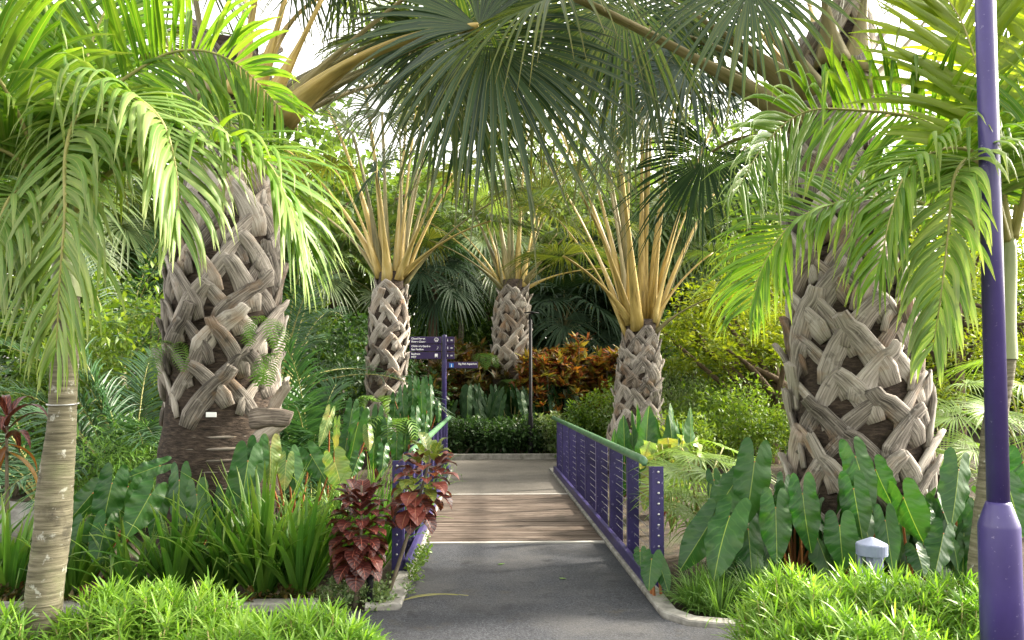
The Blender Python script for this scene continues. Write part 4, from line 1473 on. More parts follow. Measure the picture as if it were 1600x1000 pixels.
for k, (x, Y, lab) in enumerate([(730, 18.3, 'dark hanging leaf clump behind the lower sign blade'), (765, 18.6, 'dark hanging leaf clump below the crown of the end palm'), (800, 18.2, 'dark hanging leaf clump at the base of the end palm'), (848, 18.4, 'leaf clump right of the black lamp post'), (878, 18.8, 'leaf clump under the orange croton hedge')]):
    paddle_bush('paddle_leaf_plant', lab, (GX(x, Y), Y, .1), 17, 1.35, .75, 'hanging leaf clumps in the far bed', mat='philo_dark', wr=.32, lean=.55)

for k, (x, lab) in enumerate([(1150, 'low paddle leaf plant in the shade behind the leaves nearest the lime fan palm'), (1235, 'low paddle leaf plant in the shade left of the thick trunk'), (1320, 'low paddle leaf plant in the shade against the foot of the thick trunk'), (1410, 'low paddle leaf plant in the shade right of the thick trunk foot'), (1500, 'low paddle leaf plant in the shade behind the purple post')]):
    paddle_bush('paddle_leaf_plant', lab, (GX(x, 6.15), 6.12, 0), 13, .62, .52, PG, wr=.42, lean=.3)
# broad pale leaves seen through the right railing
paddle_bush('broad_leaf_plant', 'broad leaved plant with yellowish leaves seen through the right railing cables', (2.05, 8.4, 0), 13, 1.05, .50, mat='philo_pale', wr=.5, lean=.3, lobes=0)
paddle_bush('broad_leaf_plant', 'broad leaved plant with round dark leaves above the green handrail', (2.15, 9.3, 0), 9, 1.25, .55, mat='philo', wr=.62, lean=.35, lobes=.12, upright=.5)
paddle_bush('broad_leaf_plant', 'broad leaved plant seen through the far half of the right railing', (2.0, 11, 0), 12, .95, .5, mat='philo', wr=.45, lean=.3, lobes=.1, upright=.5)

# strap leaf tufts
SG = 'strap leaf tufts in the left bed'
spots = [(20, 5.9, .80, 50, 'strap leaf tuft at the left edge behind the slender trunk'),
         (120, 5.95, .66, 46, 'strap leaf tuft between the slender trunk and the dark paddle leaves'),
         (212, 5.85, .62, 40, 'strap leaf tuft in front of the dark paddle leaf plant'),
         (278, 5.9, .84, 60, 'strap leaf tuft left of the tallest tuft below the ringed palm base'),
         (352, 5.95, .80, 56, 'strap leaf tuft directly below the single tall paddle leaf'),
         (415, 5.9, .98, 76, 'largest strap leaf tuft, left of the dense maroon croton'),
         (472, 5.85, .92, 64, 'strap leaf tuft touching the dense maroon croton'),
         (590, 6.9, .86, 56, 'bright strap leaf tuft behind the left railing near post'),
         (545, 6.5, .95, 56, 'strap leaf tuft standing behind the dense maroon croton'),
         (500, 6.9, .9, 50, 'strap leaf tuft under the pale yellowing paddle leaves'),
         (-60, 6.2, .9, 40, 'strap leaf tuft cut by the left edge of the picture')]
for x, Y, h, n, lab in spots:
    root = thing('strap_leaf_tuft', lab, 'plant', (0, 0, 0), 0, SG)
    strap_mesh(int(n * 1.1), h * 1.04, .0255, .66, .38).build('foliage', M['strap'], root)
    root.location = (GX(x, Y), Y, 0)
proto = None
for i, (x, Y) in enumerate([(720, 11.4), (712, 12.6), (702, 9.6)]):
    lab = ['arching grassy tuft leaning over the path behind the far left rail', 'grassy tuft at the far end of the left railing', 'grassy tuft poking through the left railing above the planks'][i]
    root = thing('grassy_tuft', lab, 'plant', (0, 0, 0), 0, 'grassy tufts along the left railing')
    strap_mesh(26, .62, .010, 1.0, .5).build('foliage', M['mondo'], root)
    root.location = (-.78, Y, 0)

# low grass tufts on the right kerb corner
tuft = None
for i in range(26):
    y = U(5.27, 5.72)
    x = 1.42 + U(.06, 1.05)
    if tuft is None:
        tuft = thing('grass_tuft', 'low fine grass tuft at the kerb corner in front of the paddle leaves', 'grass', (0, 0, 0), 0, 'fine grass tufts at the right kerb corner')
        strap_mesh(80, .29, .0050, 1.15, .5, seg=6, spread=.05).build('foliage', M['mondo'], tuft)
        tuft.location = (x, y, 0)
    else:
        copy_tree(tuft, (x, y, 0), U(0, 6), U(.8, 1.25))

# foreground lime shrubs
FG = 'lime green narrow leaved shrubs along the front'
lime_bush('lime narrow leaved shrub at the left front, beside the slender trunk', (GX(215, 4.35), 4.35, .05), .50, .34, .43, 210, FG)
lime_bush('lime narrow leaved shrub with the tallest mound in the left group', (GX(300, 4.5), 4.5, .05), .40, .32, .39, 170, FG)
lime_bush('lime narrow leaved shrub nearest the kerb corner on the left', (GX(500, 4.2), 4.2, .05), .36, .30, .34, 150, FG)
lime_bush('lime narrow leaved shrub filling the front between the two left mounds', (GX(400, 4.0), 4.0, .05), .45, .3, .36, 170, FG)
lime_bush('lime narrow leaved shrub in the left bottom corner left of the slender trunk', (GX(0, 4.2), 4.2, .05), .26, .3, .34, 90, FG)
lime_bush('lime narrow leaved shrub right in front of the grey bollard light', (GX(1360, 4.5), 4.5, .05), .52, .38, .42, 230, FG)
lime_bush('lime narrow leaved shrub on the left end of the right mound', (GX(1235, 4.45), 4.45, .05), .36, .36, .43, 160, FG)
lime_bush('lime narrow leaved shrub beside the purple post', (GX(1475, 4.45), 4.45, .05), .36, .38, .42, 160, FG)
lime_bush('lime narrow leaved shrub low at the front of the right mound', (GX(1330, 4.0), 4.0, .05), .62, .30, .34, 210, FG)


# crotons beside the left railing
def croton(label, base, stem_top, zlo, zhi, n, mats, r_=.17):
    root = thing('croton_shrub', label, 'shrub', base, 0)
    b, t = V(base), V(stem_top)
    sm = MB()
    pts = bez(b - V((0, 0, .05)), b.lerp(t, .5) + V((.03, 0, 0)), t, 9)
    sm.tube(pts, [.018 - .0012 * i for i in range(9)], 7)
    sm.build('stem', M['twig'], root)
    for k in range(n):
        f = (k + U(0, .8)) / n
        z = zlo + (zhi - zlo) * f
        q = b.lerp(t, min(1, z / max(t.z, .1)))
        q.z = z
        a = k * 2.39996 + U(-.3, .3)
        el = -.55 + 1.7 * f ** 1.4 + U(-.25, .25)
        d = V((math.cos(a) * math.cos(el), math.sin(a) * math.cos(el), math.sin(el)))
        L_ = U(.14, .205) * (1 - .15 * f)
        rr = r_ * (.32 + .5 * math.sin(math.pi * (.12 + f * .80)))
        p = q + V((math.cos(a), math.sin(a), .1)) * rr * U(.35, .95)
        pts = grow(p, d, L_, 8, .26)
        w = L_ * U(.33, .40)
        hw = [w * x for x in (.06, .55, .88, 1.0, .97, .80, .48, .05)]
        mb = MB()
        sd = d.cross(V((0, 0, 1)))
        if sd.length < .1:
            sd = V((1, 0, 0))
        # five-across blade for a rounded, cupped leaf
        rows, uvs = [], []
        sd.normalize()
        ph = U(0, 6)
        for i, pp in enumerate(pts):
            tt = (pts[min(i + 1, 7)] - pts[max(0, i - 1)]).normalized()
            s2 = (sd - tt * sd.dot(tt)).normalized()
            n2 = s2.cross(tt)
            if n2.z < 0:
                n2 = -n2
            row = []
            for x in (-1, -.5, 0, .5, 1):
                row.append(pp + s2 * (hw[i] * x) + n2 * (hw[i] * (.28 * abs(x) + .10 * math.sin(i * 1.9 + ph + x) * x * x)))
            rows.append(row)
            uvs.append([(i / 7, .5 + .5 * x) for x in (-1, -.5, 0, .5, 1)])
        mb.grid(rows, uvs)
        mb.build('leaf', M[mats(f)], root)
    return root


b1 = V((GX(562, 5.75), 5.75, 0))
croton('dense dark maroon croton standing left of the railing', (b1.x - .02, b1.y, 0), (b1.x + .02, b1.y, .86), .26, .80, 99, lambda f: 'croton_pink' if f < .55 and R.random() < .22 else 'croton', .165)
b2 = V((GX(615, 5.95), 5.95, 0))
croton('leaning croton with pink and green leaves in front of the left railing', (b2.x - .05, b2.y, 0), (b2.x + .30, b2.y, 1.10), .60, 1.10, 78, lambda f: 'croton_green' if (f > .78 or .38 < f < .56) and R.random() < .8 else ('croton_pink' if R.random() < .6 else 'croton'), .17)

# creeping ground cover and weeds along the kerbs
def cover(label, pts, n, rr, mat, size, seed, name='creeping_plant', cat='ground cover'):
    rnd = random.Random(seed)
    root = thing(name, label, cat, (pts[0][0], pts[0][1], 0))
    cs = []
    for _ in range(n):
        x, y = rnd.choice(pts)
        a, q = rnd.uniform(0, 6.28), rr * rnd.random() ** .6
        cs.append((x + math.cos(a) * q, y + math.sin(a) * q, rnd.uniform(.02, .14) * (1 - q / rr * .6)))
    vs, fs, uv = leaf_cloud(cs, 26, .06, size, .6, seed=seed, up=.4)
    build_np('foliage', vs, fs, uv, M[mat], root, V((pts[0][0], pts[0][1], 0)))
    return root


cover('creeping small leaved plant covering the left kerb corner below the crotons', [(-.85, 5.75), (-.95, 5.85), (-1.1, 5.8), (-.72, 5.9)], 46, .2, 'bush_pale', .035, 3)
cover('thin line of weeds growing along the left path edge beside the railing', [(-.58, 6.3 + .22 * k) for k in range(8)], 26, .06, 'bush', .03, 4)
cover('brown leaf litter and small weeds behind the left kerb', [(-1.4 - .3 * k, 5.78) for k in range(14)], 60, .14, 'croton_dim', .05, 6)
# dry stalk lying on the asphalt
st = thing('dry_stalk', 'thin dry stalk lying on the asphalt near the left kerb corner', 'stalk', (GX(640, 5.9), 5.9, 0))
mb = MB()
for k in range(3):
    p = V((-.62 + .03 * k, 5.75 + .05 * k, .012))
    mb.tube(bez(p, p + V((.15, .1, .02)), p + V((.34 + .05 * k, .16 - .07 * k, .004)), 6), [.0022] * 6, 4)
mb.build('stem', M['rachis'], st)
for i, (x, y) in enumerate([(.12, 6.9), (.62, 6.4)]):
    mb = MB()
    p = V((x, y, .012))
    mb.blade(grow(p, V((1, .3 - i, .1)), .07, 5, .05), [.002, .014, .017, .01, .001], V((-.3, 1, 0)), fold=.2)
    o = mb.build('fallen_leaf', M['mondo'])
    tag(o, ['small green leaf fallen on the asphalt just before the planks', 'small green leaf fallen on the asphalt nearer the right kerb'][i], 'leaf')

# lime fan palms right of the railing
def lime_fan(label, base, hubs, mat='lime_fan', group=None, Rr=.42, pet='rachis', cat='palm', name='small_fan_palm', **kw):
    root = thing(name, label, cat, base, 0, group)
    for (hx, hy, Y, *r0) in hubs:
        H = W(hx, hy, Y)
        b = V(base) + V((U(-.05, .05), U(-.05, .05), 0))
        out = V((H.x - b.x, H.y - b.y, 0))
        pts = bez(b, b + out * .25 + V((0, 0, H.z * .8)), H, 9)
        d = (out.normalized() if out.length > .05 else V((0, -1, 0)))
        mb = MB()
        k = dict(nseg=26, spread=120, split=.3, droop=.55, cup=.1, foldv=.4)
        k.update(kw)
        fan_blade(mb, H, d + V((U(-.3, .3), -.35, -.15)), V((U(-.3, .3), -.4, 1)), (r0[0] if r0 else Rr), **k)
        o = mb.build('frond', M[mat], root)
        pm = MB()
        pm.tube(pts, [.009] * 9, 5)
        pm.build('petiole', M[pet], o)
    return root


lime_fan('bright lime fan palm with thin fingered leaves just right of the right railing', (GX(1095, 7.3), 7.3, 0), [(1090, 712, 7.2), (1060, 735, 7.0), (1120, 720, 7.5), (1085, 775, 6.9), (1055, 790, 6.7), (1120, 775, 7.0), (1140, 735, 7.4), (1105, 820, 6.8), (1065, 700, 7.8), (1150, 800, 7.1), (1090, 750, 7.6), (1050, 760, 7.2), (1075, 735, 6.6), (1110, 740, 6.5), (1085, 800, 6.4), (1130, 700, 7.8)], Rr=.5)
lime_fan('bright yellow green fan palm behind the base of the purple post', (GX(1600, 8.6), 8.6, 0), [(1560, 640, 8.4, .8), (1600, 600, 8.2, .8), (1640, 680, 8.0, .8), (1530, 700, 8.6, .75), (1590, 740, 8.2, .8), (1500, 650, 9.0, .7), (1560, 560, 9.0, .8), (1620, 800, 8.0, .7), (1510, 780, 8.6, .6), (1480, 720, 9.2, .6), (1650, 580, 8.6, .8)], nseg=40)
lime_fan('lime fan palm in the gap between the right trunk and the purple post', (GX(1470, 10.5), 10.5, 0), [(1480, 640, 10.3, .7), (1450, 620, 10.6, .7), (1510, 600, 10.3, .7), (1500, 690, 10.1, .7), (1460, 700, 10.2, .7), (1530, 650, 10.5, .7), (1420, 680, 10.8, .6)], nseg=40)

# ferns growing on trunks and by the plants
def fern(label, base, n, L_, group=None, lean=0.9, mat='fern'):
    root = thing('fern', label, 'fern', base, 0, group)
    b = V(base)
    mb = MB()
    for k in range(n):
        a = U(0, 6.28) if lean > .5 else R.choice((-.5, 3.6)) + U(-.7, .7)
        d = V((math.cos(a) * max(lean, .7), math.sin(a) * max(lean, .7), .8 if lean > .5 else U(-.1, .6)))
        pts = grow(b, d, L_ * U(.7, 1.1), 16, .5)
        for i in range(1, 16):
            t = (pts[i] - pts[i - 1]).normalized()
            sd = t.cross(V((0, 0, 1)))
            if sd.length < .1:
                sd = V((1, 0, 0))
            sd.normalize()
            ll = L_ * .25 * math.sin(math.pi * min(1, .12 + i / 16 * .86))
            for sg in (1, -1):
                q = pts[i]
                mb.blade([q, q + sd * sg * ll * .6 + t * ll * .2, q + sd * sg * ll + t * ll * .3 - V((0, 0, ll * .2))], [L_ * .011, L_ * .013, .001], t, flat=True)
    mb.build('foliage', M[mat], root)
    return root


fg_ = 'ferns growing on the palm trunks'
fern('little fern growing on the left trunk beside the hanging fronds', W(418, 500, 6.45), 4, .42, fg_, .3)
fern('little fern low on the right side of the left trunk', W(440, 560, 6.5), 5, .42, fg_, .3)
fern('little fern on the left side of the left trunk', W(272, 540, 6.6), 5, .40, fg_, .5)
fern('fern sprouting at the left flank of the end palm', W(760, 560, 19.4), 8, .7, fg_, .9)
fern('fern sprouting at the foot of the end palm', W(795, 600, 19.2), 8, .7, fg_, .9)
fern('fern at the foot of the left middle palm', W(590, 630, 14.2), 6, .8, fg_, .9)
fern('fern clump left of the signpost leaf clump', W(612, 665, 11.6), 6, .8, None, .9)

cp_ = thing('cordyline_plant', 'dark leaved cordyline with rusty orange lower leaves at the left edge', 'plant', (GX(12, 6.6), 6.6, 0))
for k in range(16):
    a_ = k * 2.4
    el = U(.1, 1.2) if k > 4 else U(-.7, -.2)
    p = V((GX(12, 6.6), 6.6, 1.05 + .02 * k))
    d = V((math.cos(a_) * math.cos(el), math.sin(a_) * math.cos(el), math.sin(el)))
    mb = MB()
    mb.blade(grow(p, d, U(.38, .5), 9, .35), [.010, .026, .034, .036, .034, .03, .022, .012, .002], d.cross(V((0, 0, 1))).normalized(), fold=.35)
    mb.build('leaf', M['croton_hedge' if k < 5 else 'croton'], cp_)
mb = MB()
mb.tube([V((GX(12, 6.6), 6.6, -.05)), V((GX(12, 6.6) + .02, 6.6, .6)), V((GX(12, 6.6), 6.6, 1.32))], [.02, .016, .012], 7)
mb.build('stem', M['twig'], cp_)
# rocks at the left edge
for i, (x, y, Y, s_) in enumerate([(18, 760, 8.2, .34), (55, 745, 8.6, .25)]):
    mb = MB()
    rows, uvs = [], []
    for j in range(9):
        ph_ = math.pi * j / 8
        rows.append([V((GX(x, Y) + s_ * 1.3 * math.sin(ph_) * math.cos(a_) * (1 + .18 * math.sin(3 * a_ + j)), Y + s_ * math.sin(ph_) * math.sin(a_), .12 + s_ * .75 * math.cos(ph_) * (1 + .12 * math.cos(2 * a_ + i)))) for a_ in [2 * math.pi * q / 14 for q in range(14)]])
        uvs.append([(0, 0)] * 14)
    mb.grid(rows, uvs, close=True)
    o = mb.build('rock', M['rock'])
    tag(o, ['larger pale rock at the left edge behind the slender trunk', 'smaller pale rock beside the larger one at the left'][i], 'rock')

# ================================================================== BACKGROUND
def feather_bush(label, base, n, L_, mat='areca', group='feather palms in the left background', ll=.42, name='feather_palm', h=.2, tilt=(.35, 1.1), arcs=None, trunk=0, nl=30):
    root = thing(name, label, 'palm', base, 0, group)
    b = V(base) + V((0, 0, trunk))
    for k in range(n):
        a = U(0, 6.28) if arcs is None else U(*arcs)
        tl = U(*tilt)
        d = V((math.cos(a) * math.sin(tl), math.sin(a) * math.sin(tl), math.cos(tl)))
        pts = grow(b + V((U(-.08, .08), U(-.08, .08), h * U(0, 1))), d, L_ * U(.75, 1.15), 7, .28)
        pinnate(root, pts, n=nl, llen=ll, lw=.014, mat=mat, droop=.3, lift=.3, seg=5, kinkp=.03, rw=.012, start=.22)
    if trunk:
        mb = MB()
        mb.lathe(base, [(.13, -.1), (.10, trunk * .5), (.09, trunk + .1)], 12)
        mb.build('trunk', M['palm_trunk'], root)
    return root


feather_bush('dark feather palm with wide fronds between the two left fan palm trunks', (GX(490, 9.6), 9.6, 0), 19, 1.9, nl=40, tilt=(.15, 1.1), arcs=(1.2, 5.0))
feather_bush('feather palm with dark fronds left of the massive left trunk', (GX(205, 9.4), 9.4, 0), 17, 2.2, nl=38, tilt=(.15, 1.2))
feather_bush('feather palm behind the slender left trunk', (GX(60, 10.5), 10.5, 0), 13, 2.2)
feather_bush('feather palm deep behind the gap at the far left', (GX(-60, 14), 14, 0), 13, 3.0, 'areca')
feather_bush('tall feather palm reaching up behind the left massive trunk', (GX(440, 13.5), 13.5, 0), 14, 3.0, trunk=1.4, tilt=(.2, 1.3))
feather_bush('tall feather palm rising behind the left gap', (GX(190, 15), 15, 0), 13, 3.2, trunk=1.8, tilt=(.2, 1.4))
feather_bush('dark feather palm crown above the black lamp post', (GX(720, 25), 25, 1.2), 14, 3.0, trunk=3.4, tilt=(.5, 1.7), ll=.6)

# croton hedge
CH = 'orange and yellow croton shrubs in the far bed'
for x, Y, z, rx, rz, lab, n in [(862, 19.6, .75, .75, 1.9, 'orange croton shrub right of the black lamp post', 120), (905, 19.4, .6, .8, 2.1, 'tallest orange and yellow croton shrub in the far bed', 150), (948, 19.2, .6, .7, 2.0, 'orange croton shrub touching the flaring palm', 130),
                              (728, 21.2, 1.0, .9, 1.7, 'orange croton shrub behind the lower sign blade', 110)]:
    shrub('croton_shrub', lab, 'shrub', (GX(x, Y), Y, z - .35), rx, rz, M['croton_hedge'], clumps=n, per=13, size=.25, aspect=.34, rosette=True, spread=.1, group=CH, ry=.7)
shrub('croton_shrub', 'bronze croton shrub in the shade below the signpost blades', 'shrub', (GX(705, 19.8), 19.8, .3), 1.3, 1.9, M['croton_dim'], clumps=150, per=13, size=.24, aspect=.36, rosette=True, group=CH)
shrub('croton_shrub', 'dark red and orange croton shrub beside the black lamp post', 'shrub', (GX(862, 18.9), 18.9, .2), 1.0, 1.9, M['croton_hedge'], clumps=130, per=13, size=.22, aspect=.36, rosette=True, group=CH)
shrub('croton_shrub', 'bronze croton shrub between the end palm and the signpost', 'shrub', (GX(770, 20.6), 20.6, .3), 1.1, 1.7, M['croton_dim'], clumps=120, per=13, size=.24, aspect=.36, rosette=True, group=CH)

BG = 'low clipped shrubs along the far path edge'
for x, Y, rx, rz, mat, lab in [(722, 17.3, .8, .75, 'bush_dark', 'low dark shrub at the left end of the far edge'), (775, 17.25, .8, .68, 'bush_dark', 'low dark shrub straight ahead at the end of the path'), (815, 17.3, .6, .72, 'bush_dark', 'low light green shrub at the foot of the black lamp post'), (865, 17.3, .7, .8, 'bush_pale', 'low pale shrub behind the end of the right handrail'), (910, 16.8, .75, 1.0, 'bush', 'low green shrub beyond the end of the right railing'), (945, 17.2, .8, 1.35, 'bush_lime', 'taller light green shrub left of the flaring palm')]:
    shrub('low_shrub', lab, 'shrub', (GX(x, Y), Y, .0), rx, rz, M[mat], clumps=90, per=42, size=.085, aspect=.5, spread=.17, group=BG, ry=.5)

MGr = 'mixed shrubs behind the right railing'
for x, Y, z, rx, rz, mat, lab, sz in [(1050, 15.5, 0, 1.0, 1.6, 'bush_pale', 'twiggy pale shrub right of the flaring palm', .10), (1110, 14.5, 0, 1.0, 1.3, 'bush_lime', 'dense green shrub in the middle of the right clearing', .10), (1165, 13.5, 0, .9, 1.35, 'bush_lime', 'green shrub left of the leaning brown trunk', .09), (1085, 18.5, .2, 1.4, 2.6, 'bush_lime', 'tall green shrub in front of the yellow green tree', .12), (1150, 17.5, .2, 1.1, 1.9, 'bush_pale', 'variegated white and green shrub in the right clearing', .17), (1040, 20, .2, 1.2, 3.0, 'bush_dark', 'dark shrub deep behind the flaring palm', .13), (1190, 16, 0, 1.1, 1.6, 'bush', 'shrub behind the massive right trunk', .10), (1060, 13.0, 0, .7, .9, 'bush_lime', 'small shrub behind the lime fan palm', .08)]:
    shrub('garden_shrub', lab, 'shrub', (GX(x, Y), Y, z), rx, rz, M[mat], clumps=110, per=40, size=sz, aspect=.42 if mat != 'bush_pale' else .3, spread=.24, group=MGr)
LGr = 'mixed shrubs in the left background'
for x, Y, z, rx, rz, mat, lab, sz in [(225, 12.5, 0, 1.3, 2.9, 'bush_lime', 'bright green bush left of the massive left trunk', .13), (110, 13.5, 0, 1.2, 2.3, 'bush', 'green bush seen left of the hanging fronds', .13), (20, 11.5, 0, .9, 1.2, 'bush', 'green bush behind the pale rocks', .10), (420, 9.0, 0, .6, .7, 'bush', 'low fine leaved bush behind the massive left trunk', .09), (205, 8.4, 0, .7, .95, 'mondo', 'feathery light green bush beside the massive left trunk', .12), (560, 17.5, 0, 1.2, 3.0, 'bush_dark', 'dark bush behind the left middle palm', .14), (650, 18.5, 0, 1.0, 1.7, 'bush_dark', 'dark bush behind the signpost', .13), (-120, 12, 0, 1.3, 2.2, 'bush', 'green bush cut by the left picture edge', .12)]:
    shrub('garden_shrub', lab, 'shrub', (GX(x, Y), Y, z), rx, rz, M[mat], clumps=110, per=40, size=sz, aspect=.42 if mat != 'mondo' else .14, spread=.26, group=LGr)

# trees at the right: golden, backlit
tree('golden_green_tree', 'yellow green tree with a leaning brown trunk behind the right railing', (GX(1200, 15.5), 15.5, 0), 1.6, (-.8, .4, 2.6), 2.0, 1.1, M['bush_gold'], clumps=140, per=50, size=.12, aspect=.42, spread=.42, tr=.20, flat=.35, lean=(.35, 0), group='yellow green trees on the right')
tree('golden_green_tree', 'yellow green tree filling the gap behind the massive right trunk', (GX(1270, 17.5), 17.5, 0), 3.0, (-.3, 0, 3.8), 2.3, 1.9, M['bush_gold'], clumps=190, per=55, size=.12, aspect=.4, spread=.5, tr=.15, flat=.4, group='yellow green trees on the right')
tree('golden_green_tree', 'yellow green twiggy tree between the right trunk and the purple post', (GX(1500, 13), 13, 0), 3.0, (0, 0, 3.0), 1.7, 2.0, M['bush_gold'], clumps=110, per=55, size=.10, aspect=.35, spread=.38, tr=.10, flat=.4, limbs=34, group='yellow green trees on the right')
tree('golden_green_tree', 'yellow green tree beyond the purple post at the right edge', (GX(1640, 14.5), 14.5, 0), 3.2, (0, 0, 3.2), 2.0, 2.4, M['bush_gold'], clumps=170, per=55, size=.12, aspect=.4, spread=.5, tr=.12, flat=.4, group='yellow green trees on the right')

# dark fan palms behind
def back_fan_palm(label, base, zh, n, Rr, mat, group='fan palms in the background', tr=.14, pl_=1.0, tilt=(.2, 1.9)):
    root = thing('background_fan_palm', label, 'palm tree', base, 0, group)
    b = V(base)
    mb = MB()
    mb.lathe(base, [(tr * 1.3, -.2), (tr, .5), (tr * .85, zh * .6), (tr * .9, zh)], 12)
    mb.build('trunk', M['bark'], root)
    for k in range(n):
        a = k * 2.4 + U(-.3, .3)
        tl = tilt[0] + (tilt[1] - tilt[0]) * k / n
        d = V((math.cos(a) * math.sin(tl), math.sin(a) * math.sin(tl), math.cos(tl)))
        L_ = pl_ * U(.85, 1.2)
        s0 = b + V((0, 0, zh - .25 * U(0, 1)))
        H = s0 + d * L_ + V((0, 0, -.25 * L_ * math.sin(tl)))
        fan_frond(root, s0, s0 + d * L_ * .5 + V((0, 0, .12 * L_)), H, Rr * U(.85, 1.1), mat=mat, pet='petiole_olive', w0=.04, w1=.02, droop=U(.6, 1.1), down=.6, nseg=36, spread=140)
    return root


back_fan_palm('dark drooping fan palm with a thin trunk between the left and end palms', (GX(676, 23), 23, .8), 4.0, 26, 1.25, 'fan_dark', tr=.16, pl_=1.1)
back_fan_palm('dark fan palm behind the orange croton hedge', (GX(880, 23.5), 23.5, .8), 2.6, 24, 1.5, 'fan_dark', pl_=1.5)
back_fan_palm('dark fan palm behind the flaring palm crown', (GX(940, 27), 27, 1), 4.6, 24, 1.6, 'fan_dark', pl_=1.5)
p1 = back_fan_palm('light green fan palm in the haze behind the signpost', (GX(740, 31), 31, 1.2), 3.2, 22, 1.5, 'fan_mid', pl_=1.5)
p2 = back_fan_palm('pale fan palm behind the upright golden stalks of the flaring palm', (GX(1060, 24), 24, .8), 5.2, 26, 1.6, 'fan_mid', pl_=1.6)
specs = [(520, 26, 5.5, 'fan palm deep behind the left middle palm'), (630, 34, 7.5, 'tall fan palm far behind the left middle palm'), (850, 34, 8.0, 'tall fan palm far behind the end palm'), (1130, 30, 7.5, 'tall fan palm far behind the flaring palm'), (960, 38, 9.5, 'tallest fan palm far behind'), (380, 24, 6.5, 'fan palm deep behind the massive left trunk'), (260, 28, 6.5, 'fan palm in the left distance'), (760, 28, 6.0, 'fan palm above the end palm'), (690, 40, 10, 'tall fan palm over the signpost in the distance'), (100, 22, 5.0, 'pale fan palm at the far left'), (1250, 26, 6.5, 'fan palm deep behind the massive right trunk')]
for i, (x, Y, zz, lab) in enumerate(specs):
    src = (p1, p2)[i % 2]
    z_src = 3.2 if src is p1 else 5.2
    copy_tree(src, (GX(x, Y), Y, zz - z_src), U(0, 6), U(.95, 1.3), lab)

# far trees
FT = 'broadleaf trees in the distance'
far = [(-250, 30, 8, 5.5, 'broadleaf tree at the far left'), (80, 33, 9, 5.5, 'broadleaf tree far behind the slender left palm'), (330, 31, 9, 5, 'broadleaf tree far behind the massive left palm'), (560, 38, 10, 5.5, 'broadleaf tree far behind the left middle palm'), (760, 44, 11, 6, 'broadleaf tree far behind the end palm'), (960, 40, 10, 5.5, 'broadleaf tree far behind the flaring palm'), (1180, 34, 9, 5.5, 'broadleaf tree far behind the right clearing'), (1400, 30, 8, 4.5, 'broadleaf tree far behind the massive right palm'), (1760, 36, 8, 5, 'broadleaf tree at the far right')]
protos = [tree('far_tree', far[0][4], (GX(far[0][0], far[0][1]), far[0][1], 0), 5, (0, 0, 6.0), 5.5, 4.2, M['tree_leaf'], clumps=150, per=58, size=.34, aspect=.5, spread=.9, tr=.3, group=FT),
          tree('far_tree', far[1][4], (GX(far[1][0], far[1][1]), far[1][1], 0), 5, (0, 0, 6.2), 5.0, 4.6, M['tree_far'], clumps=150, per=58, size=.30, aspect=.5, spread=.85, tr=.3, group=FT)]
for i, (x, Y, h, r_, lab) in enumerate(far[2:]):
    copy_tree(protos[i % 2], (GX(x, Y), Y, 0), U(0, 6), h / 8.0 * U(.95, 1.1), lab)
for i, (x, Y, s_, lab) in enumerate([(450, 29, 1.25, 'broadleaf tree in the gap right of the massive left palm crown'), (830, 33, 1.1, 'broadleaf tree above the end palm fronds'), (1130, 27, 1.05, 'broadleaf tree in the gap left of the massive right palm crown')]):
    copy_tree(protos[i % 2], (GX(x, Y), Y, .5), U(0, 6), s_, lab)
HG = 'understorey bushes closing the view in the distance'
pb_ = None
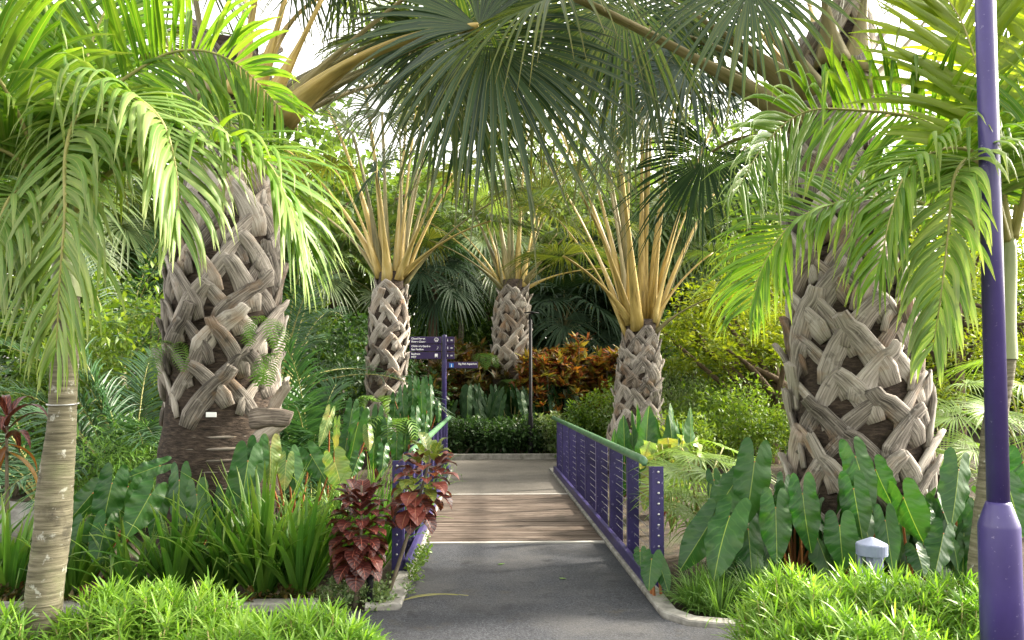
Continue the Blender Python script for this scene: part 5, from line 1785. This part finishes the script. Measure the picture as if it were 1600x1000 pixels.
for i, (x, Y) in enumerate([(-200, 20), (0, 22), (150, 20), (330, 21), (470, 20), (600, 26), (700, 27), (800, 29), (900, 28), (1000, 26), (1110, 23), (1230, 22), (1340, 20), (1450, 21), (1560, 20), (1700, 19)]):
    lab = 'understorey bush ' + ['cut by the left edge of the view', 'behind the slender left palm crown', 'behind the bright left bush', 'hidden behind the massive left trunk', 'behind the left feather palms', 'behind the left middle palm trunk', 'behind the signpost blades', 'behind the end palm trunk', 'behind the black lamp head', 'behind the flaring palm crown', 'behind the leaning brown trunk tree', 'left of the massive right trunk', 'hidden behind the massive right trunk', 'right of the massive right trunk', 'behind the tall purple post', 'cut by the right edge of the view'][i]
    if pb_ is None:
        pb_ = shrub('understorey_bush', lab, 'bush', (GX(x, Y), Y, 0), 2.0, 3.6, M['bush'], clumps=170, per=46, size=.2, aspect=.45, spread=.45, group=HG)
    else:
        copy_tree(pb_, (GX(x, Y), Y, .2), U(0, 6), U(.85, 1.2), lab)

# ================================================================== LIGHT
SUN_AZ, SUN_EL = rad(72), rad(34)
w = bpy.data.worlds.new('World')
SC.world = w
w.use_nodes = True
nt = w.node_tree
nt.nodes.clear()
sky = nt.nodes.new('ShaderNodeTexSky')
sky.sky_type = 'NISHITA'
sky.sun_disc = False
sky.sun_elevation = SUN_EL
sky.sun_rotation = SUN_AZ
sky.dust_density = 3.0
sky.air_density = 1.0
hs = nt.nodes.new('ShaderNodeHueSaturation')
hs.inputs['Saturation'].default_value = .15
bg = nt.nodes.new('ShaderNodeBackground')
bg.inputs['Strength'].default_value = .15
wo = nt.nodes.new('ShaderNodeOutputWorld')
nt.links.new(sky.outputs[0], hs.inputs['Color'])
warm = nt.nodes.new('ShaderNodeMix')
warm.data_type = 'RGBA'
warm.blend_type = 'MULTIPLY'
warm.inputs[0].default_value = 1
warm.inputs[7].default_value = (1.05, 1.0, .90, 1)
nt.links.new(hs.outputs[0], warm.inputs[6])
nt.links.new(warm.outputs[2], bg.inputs[0])
nt.links.new(bg.outputs[0], wo.inputs[0])
sd = bpy.data.lights.new('sun', 'SUN')
sd.energy = 2.5
sd.angle = rad(5.0)
sd.color = (1.0, .90, .74)
so = bpy.data.objects.new('sun', sd)
COL.objects.link(so)
sdir = V((math.sin(SUN_AZ) * math.cos(SUN_EL), math.cos(SUN_AZ) * math.cos(SUN_EL), math.sin(SUN_EL)))
so.rotation_euler = (-sdir).to_track_quat('-Z', 'Y').to_euler()
so.location = (10, 10, 20)

vs_ = SC.view_settings
vs_.view_transform = 'Standard'
vs_.look = 'None'
vs_.exposure = 2.55
vs_.gamma = 1
SC.render.engine = 'CYCLES'
SC.cycles.use_denoising = True
SC.cycles.max_bounces = 8
SC.cycles.diffuse_bounces = 4
SC.cycles.glossy_bounces = 2
SC.cycles.transmission_bounces = 4
SC.cycles.transparent_max_bounces = 4
SC.cycles.caustics_reflective = False
SC.cycles.caustics_refractive = False
